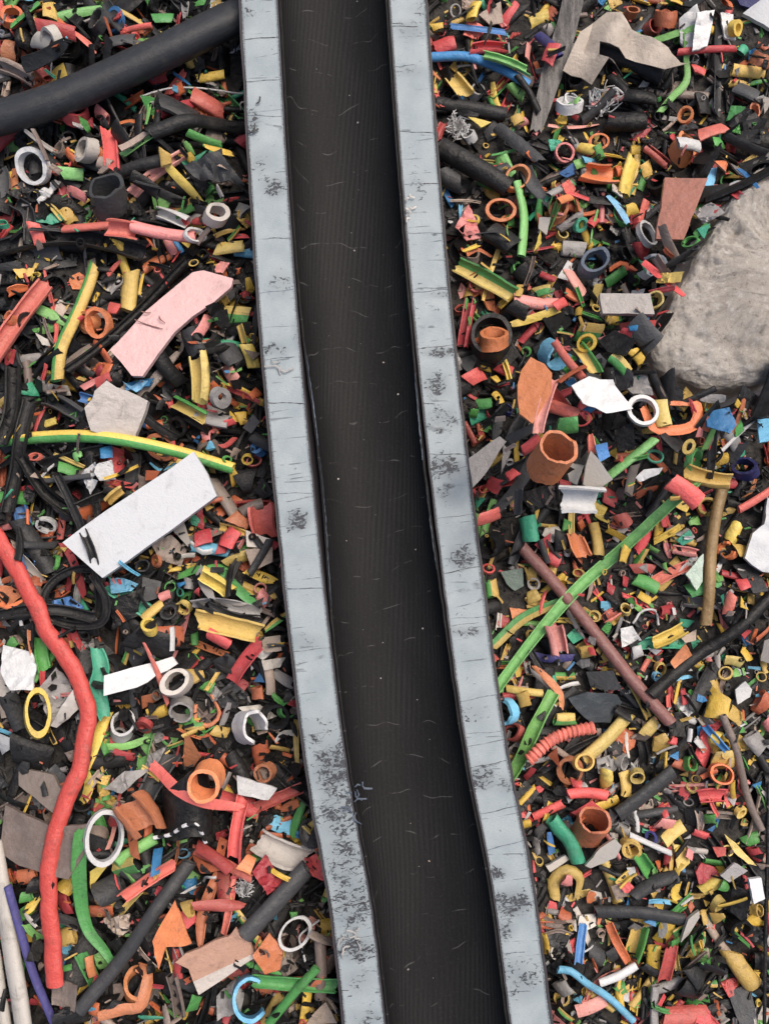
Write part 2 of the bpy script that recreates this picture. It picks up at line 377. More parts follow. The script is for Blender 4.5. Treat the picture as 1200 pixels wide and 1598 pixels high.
def prof(pts, name, keys, zoff=None, side=None, parent=None, closed=True):
    """sweep a list of (radius, angle) rings along the pipe's axis; angle 180 = left rim, 270 = bottom, 360 = right rim"""
    n = len(AXs); cols = []; co = []
    for q in pts:
        r, a = q(np.arange(n)) if callable(q) else q
        q_in = np.mean(r) < .0345
        r = np.broadcast_to(r, (n,)); a = np.broadcast_to(a, (n,))
        P = AXs + SD * (r * np.cos(a))[:, None] + np.array([0, 0, 1.]) * (r * np.sin(a) * (KZ if q_in else 1.))[:, None]
        cols.append(P); co.append(np.c_[s_len, np.broadcast_to(r * np.cos(a) if closed else a * .0310, (n,)), np.zeros(n)])
    V = np.stack(cols, 1); co = np.stack(co, 1); m = V.shape[1]
    V = V.reshape(-1, 3); co = co.reshape(-1, 3)
    a, b = to_px(V); co[:, 2] = smear(a, b)
    F = grid_faces(n, m, closed)
    F += [tuple(range(m))[::-1], tuple((n - 1) * m + i for i in range(m))]
    return link(name, V, F, [], keys, parent, attr={'pipe_co': co}, angle=35)
def fine_noise(n, amp, scale):
    x = np.arange(n); y = np.zeros(n)
    for k in range(14): y += np.sin(x * nrs.uniform(.02, 1.2) * scale + nrs.uniform(0, 6.3)) / 5
    return y * amp
pi = math.pi; nA = len(AXs)
# insulation material
im = bpy.data.materials.new('grey_insulation'); t, p = nodes(im); L = t.links.new
at_n = N(t, 'ShaderNodeAttribute', attribute_name='pipe_co'); sx = N(t, 'ShaderNodeSeparateXYZ'); L(at_n.outputs['Vector'], sx.inputs[0])
def vec(sxv, syv, add=0):
    m1 = N(t, 'ShaderNodeMath', operation='MULTIPLY'); L(sx.outputs[0], m1.inputs[0]); m1.inputs[1].default_value = sxv
    m2 = N(t, 'ShaderNodeMath', operation='MULTIPLY_ADD'); L(sx.outputs[1], m2.inputs[0]); m2.inputs[1].default_value = syv; m2.inputs[2].default_value = add
    c = N(t, 'ShaderNodeCombineXYZ'); L(m1.outputs[0], c.inputs[0]); L(m2.outputs[0], c.inputs[1]); return c.outputs[0]
def math_(op, a, b=None, c=None):
    n = N(t, 'ShaderNodeMath', operation=op)
    for i, v in enumerate((a, b, c)):
        if v is None: continue
        if isinstance(v, (int, float)): n.inputs[i].default_value = v
        else: L(v, n.inputs[i])
    return n.outputs[0]
nb = N(t, 'ShaderNodeTexNoise', i_Scale=1., i_Detail=3.); L(vec(60, 60), nb.inputs['Vector'])
nf = N(t, 'ShaderNodeTexNoise', i_Scale=1., i_Detail=5., i_Roughness=.7, i_Distortion=1.2); L(vec(520, 300), nf.inputs['Vector'])
nd = N(t, 'ShaderNodeTexNoise', i_Scale=1., i_Detail=2.); L(vec(130, 110, 7), nd.inputs['Vector'])
nl = N(t, 'ShaderNodeTexNoise', i_Scale=1., i_Detail=2., i_Distortion=.2); L(vec(60, 5, 3), nl.inputs['Vector'])
n8 = N(t, 'ShaderNodeTexNoise', i_Scale=1., i_Detail=6., i_Roughness=.7); L(vec(1500, 700, 5), n8.inputs['Vector'])
# flecks: threshold falls where smeared
thr = math_('SUBTRACT', .675, math_('MULTIPLY', sx.outputs[2], .24))
thr = math_('SUBTRACT', thr, math_('MULTIPLY', math_('SUBTRACT', nd.outputs[0], .5), .42))
fl = math_('MULTIPLY', math_('SUBTRACT', nf.outputs[0], thr), 16.)
fl = math_('MINIMUM', math_('MAXIMUM', fl, 0.), 1.)
smd = math_('MULTIPLY', sx.outputs[2], math_('MULTIPLY', n8.outputs[0], .75))        # grey rub within the smears
# saw lines across
ln = math_('ABSOLUTE', math_('SUBTRACT', nl.outputs[0], .5))
ln = math_('SUBTRACT', 1., math_('MINIMUM', math_('MULTIPLY', ln, 95.), 1.))
ln = math_('MULTIPLY', ln, math_('MINIMUM', math_('MAXIMUM', math_('MULTIPLY', math_('SUBTRACT', nd.outputs[0], .46), 6.), 0.), .75))
va = math_('ABSOLUTE', sx.outputs[1])
ed = math_('MAXIMUM', math_('MULTIPLY', math_('SUBTRACT', va, .0524), 900.), math_('MULTIPLY', math_('SUBTRACT', .0344, va), 900.))
ed = math_('MULTIPLY', math_('MINIMUM', math_('MAXIMUM', ed, 0.), 1.), math_('MINIMUM', math_('MAXIMUM', math_('MULTIPLY', math_('SUBTRACT', n8.outputs[0], .40), 5.), 0.), .8))
smd = math_('MAXIMUM', smd, ed)
dirt = math_('MAXIMUM', math_('MAXIMUM', fl, math_('MULTIPLY', ln, .8)), smd)
base = mix(t, ramp(t, nb.outputs[0], [(.3, 0), (.7, 1)]), (.265, .315, .338), (.35, .395, .41))
base = mix(t, math_('MULTIPLY', ramp(t, n8.outputs[0], [(.4, 1), (.55, 0)]), .22), base, (.20, .235, .25))
L(mix(t, dirt, base, (.04, .042, .05)), p.inputs['Base Color']); p.inputs['Roughness'].default_value = .55
bp = N(t, 'ShaderNodeBump', i_Strength=.5, i_Distance=.0009); L(math_('ADD', math_('MULTIPLY', dirt, -1.), math_('MULTIPLY', n8.outputs[0], .5)), bp.inputs['Height']); L(bp.outputs[0], p.inputs['Normal'])
# black skins
def skin_mat(name, lines):
    global t, p, L, sx
    m = bpy.data.materials.new(name); t, p = nodes(m); L = t.links.new
    at_n = N(t, 'ShaderNodeAttribute', attribute_name='pipe_co'); sx = N(t, 'ShaderNodeSeparateXYZ'); L(at_n.outputs['Vector'], sx.inputs[0])
    sp = N(t, 'ShaderNodeTexNoise', i_Scale=1., i_Detail=3.); L(vec(1500, 1500), sp.inputs['Vector'])
    speck = ramp(t, sp.outputs[0], [(.76, 0), (.80, 1)])
    if not lines:
        L(mix(t, math_('MULTIPLY', speck, .5), (.030, .026, .030), (.25, .24, .24)), p.inputs['Base Color']); p.inputs['Roughness'].default_value = .6
        return m
    # strand marks: fine, nearly lengthwise ribs on a slight helix, shown in patches
    d = math_('ADD', math_('MULTIPLY', sx.outputs[1], 1.), math_('MULTIPLY', sx.outputs[0], .16))
    w1 = N(t, 'ShaderNodeTexWave', i_Scale=1., i_Distortion=1.6, i_Detail=2.); c = N(t, 'ShaderNodeCombineXYZ'); L(math_('MULTIPLY', d, 105.), c.inputs[0]); L(math_('MULTIPLY', sx.outputs[0], 25.), c.inputs[1]); L(c.outputs[0], w1.inputs['Vector'])
    st1 = N(t, 'ShaderNodeTexNoise', i_Scale=1., i_Detail=5., i_Roughness=.65); L(vec(45, 900), st1.inputs['Vector'])
    pt = N(t, 'ShaderNodeTexNoise', i_Scale=1., i_Detail=2.); L(vec(14, 30), pt.inputs['Vector'])
    # hoop scratches: thin lines round the bore, about every 20 mm, broken
    hp = N(t, 'ShaderNodeTexNoise', i_Scale=1., i_Detail=2.); L(vec(16, 26, 2), hp.inputs['Vector'])
    hl = math_('SUBTRACT', 1., math_('MINIMUM', math_('MULTIPLY', math_('ABSOLUTE', math_('SUBTRACT', math_('FRACT', math_('ADD', math_('MULTIPLY', sx.outputs[0], 47.), math_('MULTIPLY', hp.outputs[0], 1.5))), .5)), 55.), 1.))
    hm = N(t, 'ShaderNodeTexNoise', i_Scale=1., i_Detail=2.); L(vec(90, 90, 9), hm.inputs['Vector'])
    hl = math_('MULTIPLY', hl, ramp(t, hm.outputs[0], [(.5, 0), (.62, 1)]))
    grain = N(t, 'ShaderNodeTexNoise', i_Scale=1., i_Detail=6., i_Roughness=.75); L(vec(700, 700, 4), grain.inputs['Vector'])
    rib = math_('MULTIPLY', w1.outputs['Fac'], ramp(t, pt.outputs[0], [(.42, .15), (.6, 1)]))
    col = mix(t, math_('MULTIPLY', rib, .55), (.0095, .0095, .0096), (.023, .0228, .0225))
    col = mix(t, ramp(t, st1.outputs[0], [(.5, 0), (.75, .6)]), col, (.021, .0208, .0205))
    col = mix(t, ramp(t, grain.outputs[0], [(.52, 0), (.74, .7)]), col, (.034, .0335, .033))
    col = mix(t, math_('MULTIPLY', hl, .5), col, (.15, .145, .14))
    col = mix(t, speck, col, (.30, .30, .30))
    L(col, p.inputs['Base Color']); p.inputs['Roughness'].default_value = .58; p.inputs['Specular IOR Level'].default_value = .13
    b = N(t, 'ShaderNodeBump', i_Strength=.4, i_Distance=.0004); L(math_('ADD', math_('MULTIPLY', rib, .5), math_('MULTIPLY', grain.outputs[0], .8)), b.inputs['Height']); L(b.outputs[0], p.inputs['Normal'])
    return m
om = skin_mat('black_outer_skin', False); inm = skin_mat('black_bore_skin', True)
hp_root = bpy.data.objects.new('half_pipe', None); S.collection.objects.link(hp_root)
hp_root['label'] = 'half of a thick grey plastic pipe with black bore lying open side up'; hp_root['category'] = 'pipe'
ang = np.linspace(pi, 2 * pi, 25)
def ang_noise(r, amp): return fine_noise(nA, amp, 1.) / r
eL, eR = fine_noise(nA, .00022, .5), fine_noise(nA, .00022, .5)
eLi, eRi = fine_noise(nA, .00016, .7), fine_noise(nA, .00016, .7)
def ring_pts(ro, ri, mid, drop=(0, 0)):
    """profile loop: left rim from outer to inner, bore, right rim, outer side"""
    pts = []
    for k in range(mid + 1):
        r = ro + (ri - ro) * k / mid; f = k / mid
        pts.append(lambda i, r=r, f=f: (r + (1 - f) * eL + f * eLi, pi + (drop[0] + np.abs(eL) * .6) / r))
    for a in ang[1:-1]: pts.append((ri, a))
    for k in range(mid + 1):
        r = ri + (ro - ri) * k / mid; f = k / mid
        pts.append(lambda i, r=r, f=f: (r + (1 - f) * eRi + f * eR, 2 * pi - (drop[1] + np.abs(eR) * .6) / r))
    for a in ang[::-1][1:-1]: pts.append((ro, a))
    return pts
prof(ring_pts(.0538, .0332, 12), 'insulation', [im], parent=hp_root)
# outer skin: sits outside the insulation, a hair lower at the rim
prof([(lambda i, r=r: (r + eL * (1 if r > .0543 else .2), pi + .0006 / r)) for r in (.0554, .0544, .0540)] + [(.0540, a) for a in ang[1:-1]] +
     [(lambda i, r=r: (r + eR * (1 if r > .0543 else .2), 2 * pi - .0006 / r)) for r in (.0540, .0544, .0554)] + [(.0554, a) for a in ang[::-1][1:-1]], 'outer_skin', [om], parent=hp_root)
prof([(lambda i, r=r: (r + eLi, pi + .0003 / r)) for r in (.0331, .0323)] + [(.0323, a) for a in ang[1:-1]] +
     [(lambda i, r=r: (r + eRi, 2 * pi - .0003 / r)) for r in (.0323, .0331)] + [(.0331, a) for a in ang[::-1][1:-1]], 'inner_skin', [om], parent=hp_root)
# bore skin: on the left it has peeled away from the insulation between photo rows 540 and 930, a little on the right too
def bump(y, a, b, w): return 1 / (1 + np.exp(-(y - a) / w)) * 1 / (1 + np.exp((y - b) / w))
gapL = .0036 * bump(py_of, 600, 860, 55) + .0004; gapR = .0016 * bump(py_of, 640, 860, 60) + .0003
def bore(r, a):
    wl = np.clip(1 - (a - pi) / 1.0, 0, 1) ** 1.3; wr = np.clip(1 - (2 * pi - a) / 1.0, 0, 1) ** 1.3
    return lambda i: (r - gapL * wl - gapR * wr + (eLi * .8 if a < pi + .01 else eRi * .8 if a > 2 * pi - .01 else 0), np.full(nA, a) + (.0012 / r if a < pi + .01 else 0) - (.0012 / r if a > 2 * pi - .01 else 0))
prof([bore(.0309, a) for a in ang] + [bore(.0321, a) for a in ang[::-1]], 'bore_skin', [inm], parent=hp_root)
# lay the bore coordinates out round the bend
me = bpy.data.objects['bore_skin'].data; arr = np.zeros(len(me.vertices) * 3, np.float32); me.attributes['pipe_co'].data.foreach_get('vector', arr); arr = arr.reshape(-1, 3)
m_ = len(ang) * 2; aa = np.r_[ang, ang[::-1]] * .0310; arr[:, 1] = np.tile(aa, nA); me.attributes['pipe_co'].data.foreach_set('vector', arr.ravel())

# --- saw marks: hair-thin raised lines across the two rims
parts = []
for left, rows in ((1, (52, 121, 176, 262, 362, 446, 545, 619, 688, 757, 766, 823, 905, 998, 1066, 1130, 1225, 1313, 1392, 1447, 1530)), (0, (44, 50, 108, 212, 297, 372, 460, 463, 552, 640, 722, 747, 818, 905, 980, 987, 1108, 1160, 1214, 1290, 1345, 1430, 1500, 1560))):
    for y in rows:
        i = int(np.argmin(abs(py_of - y))); f0, f1 = (.0336, .0536) if rng.random() < .6 else sorted((rng.uniform(.0336, .0536), rng.choice([.0336, .0536])))
        sg = -1 if left else 1; sl = rng.uniform(-.12, .12); ph = rng.uniform(0, 6)
        if f1 - f0 < .005: f1 = f0 + .006
        P = [AXs[i] + SD[i] * sg * r + T_[i] * ((r - .043) * sl + .00018 * math.sin(r * 400 + ph) + rng.uniform(-1, 1) * .00006) + np.array([0, 0, .00012]) for r in np.linspace(f0, min(f1, .0536), 16)]
        wd = np.abs(nrs.normal(.00014, .00012, 16)) + .00006
        V, F, M = shell(np.array(P), wd * rng.uniform(.6, 1.5), .2, .00012, nt_=2, rough=.0); link('saw_mark', V, F, M, [om if rng.random() < .5 else 'gy3'], parent=hp_root)
# --- burr shavings curling off the inner left rim
def add_burr(px, py, n_, sz):
    parts = []
    for k in range(n_):
        q = at(px + rng.uniform(-10, 10), py + rng.uniform(-28, 28), ZR + .0012)
        a = rng.uniform(0, 6.28); Lb = sz * rng.uniform(.4, 1.1)
        P = [q, q + np.array([math.cos(a) * Lb * .5, math.sin(a) * Lb * .5, .001]), q + np.array([math.cos(a + .8) * Lb, math.sin(a + .8) * Lb, .0006])]
        parts.append(shell(spline(P, 5), .0009, 1.0, .0003, twist=rng.uniform(-2, 2), rough=.2))
    return join(parts)
V, F, M = add_burr(557, 1245, 9, .007); link('burr', V, F, M, ['gy3'], parent=hp_root)
for left, y0, y1 in ((1, 545, 690), (1, 705, 935), (0, 590, 730), (0, 770, 900)):
    ii = [i for i in range(nA) if y0 < py_of[i] < y1]
    P = [AXs[i] + SD[i] * (-1 if left else 1) * (.0309 - (gapL if left else gapR)[i] + rng.uniform(-1, 1) * .00018) + np.array([0, 0, -.0007 + rng.uniform(0, .0006)]) for i in ii]
    V, F, M = shell(np.array(P), np.abs(nrs.normal(.0003, .00018, len(P))) + .0001, 1.2, .0002, nt_=3, rough=.0, twist=2.); link('burr', V, F, M, ['gy3'], parent=hp_root)
V, F, M = add_burr(430, 575, 3, .012); link('burr', V, F, M, ['gy'], parent=hp_root)
V, F, M = add_burr(640, 330, 6, .004); link('burr', V, F, M, ['ow'], parent=hp_root)
V, F, M = add_burr(548, 1465, 8, .006); link('burr', V, F, M, ['gy'], parent=hp_root)
V, F, M = add_burr(392, 185, 4, .007); link('burr', V, F, M, ['dg'], parent=hp_root)

# --- boulder at the right edge
rmat = bpy.data.materials.new('pale_limestone'); t, p = nodes(rmat); L = t.links.new
tc = N(t, 'ShaderNodeTexCoord')
def nz(sc, d=6., r=.6, dist=0.):
    n = N(t, 'ShaderNodeTexNoise', i_Scale=sc, i_Detail=d, i_Roughness=r, i_Distortion=dist); L(tc.outputs['Object'], n.inputs['Vector']); return n.outputs[0]
a1, a2, a3 = nz(28), nz(260, 12, .78, .25), nz(900, 6, .8)
col = mix(t, ramp(t, a1, [(.35, 0), (.65, 1)]), (.43, .385, .335), (.51, .47, .42))
col = mix(t, ramp(t, nz(45, 5, .6, .5), [(.5, 0), (.68, .55)]), col, (.29, .262, .235))
col = mix(t, ramp(t, a2, [(.36, .85), (.46, 0)]), col, (.26, .225, .195))
col = mix(t, ramp(t, a2, [(.53, 0), (.62, .8)]), col, (.60, .575, .54))
col = mix(t, ramp(t, a3, [(.3, .8), (.40, 0)]), col, (.18, .155, .13))
vo = N(t, 'ShaderNodeTexVoronoi', i_Scale=420.); vo.distance = 'EUCLIDEAN'
dn = N(t, 'ShaderNodeTexNoise', i_Scale=300., i_Detail=4.); L(tc.outputs['Object'], dn.inputs['Vector']); L(mix(t, .02, tc.outputs['Object'], dn.outputs['Color']), vo.inputs['Vector'])
pit = math_('MULTIPLY', ramp(t, vo.outputs['Distance'], [(.16, 1), (.3, 0)]), ramp(t, a2, [(.42, 1), (.52, 0)]))
col = mix(t, math_('MULTIPLY', pit, .8), col, (.14, .12, .10))
L(col, p.inputs['Base Color']); p.inputs['Roughness'].default_value = .93; p.inputs['Specular IOR Level'].default_value = .2
b = N(t, 'ShaderNodeBump', i_Strength=.9, i_Distance=.0018); L(a2, b.inputs['Height'])
b3 = N(t, 'ShaderNodeBump', i_Strength=.8, i_Distance=.0007); L(a3, b3.inputs['Height']); L(b.outputs[0], b3.inputs['Normal']); L(b3.outputs[0], p.inputs['Normal'])
from mathutils import noise as MN, Vector
out = [(1230, 222), (1180, 268), (1138, 316), (1098, 366), (1062, 424), (1032, 476), (1004, 522), (997, 560), (1006, 590), (1026, 604), (1060, 606), (1088, 616), (1130, 617), (1165, 612), (1190, 598), (1230, 592), (1300, 560), (1350, 480), (1370, 380), (1340, 280), (1270, 230)]
OP = np.array([at(x, y, .056)[:2] for x, y in out]); OP = spline(np.vstack([np.c_[OP, np.zeros(len(OP))], [[*OP[0], 0]]]), 301)[:-1, :2]
cx = OP.mean(0); V = []; nr = 90; nph = len(OP)
for k in range(nr):
    th = math.pi * (k + .5) / nr; rad = 1.03 * math.sin(th) ** .22; zz = math.cos(th)
    zz = math.copysign(abs(zz) ** .33, zz)
    for q in OP:
        d = (q - cx) * rad; V.append((cx[0] + d[0], cx[1] + d[1], .054 + zz * (.036 if zz > 0 else .048)))
V = np.array(V); dsp = []
for v in V:
    q = Vector(v); n_ = MN.fractal(q * 20, .9, 2.2, 3) * .006 + MN.fractal(q * 110, .55, 2.1, 5) * .0016 + abs(MN.noise(q * 36)) * -.0024 - max(0, MN.noise(q * 190 + Vector((3, 1, 2))) - .25) * .004
    dsp.append(n_)
ctr = np.array([cx[0], cx[1], .046]); dv = V - ctr; dv /= np.linalg.norm(dv, axis=1)[:, None]; V = V + dv * np.array(dsp)[:, None] * np.array([.6, .6, 1.5])
F = grid_faces(nr, nph, True, True); F += [tuple(range(nph)), tuple((nr - 1) * nph + i for i in range(nph))[::-1]]
boulder = link('boulder', V, F, [], [rmat], angle=180); boulder['label'] = 'large pale rough limestone boulder lying at the right edge'; boulder['category'] = 'boulder'
ROCK = (V, F)
def in_rock(x, y):
    c = False
    for i in range(len(out)):
        (x1, y1), (x2, y2) = out[i], out[i - 1]
        if (y1 > y) != (y2 > y) and x < (x2 - x1) * (y - y1) / (y2 - y1) + x1: c = not c
    return c

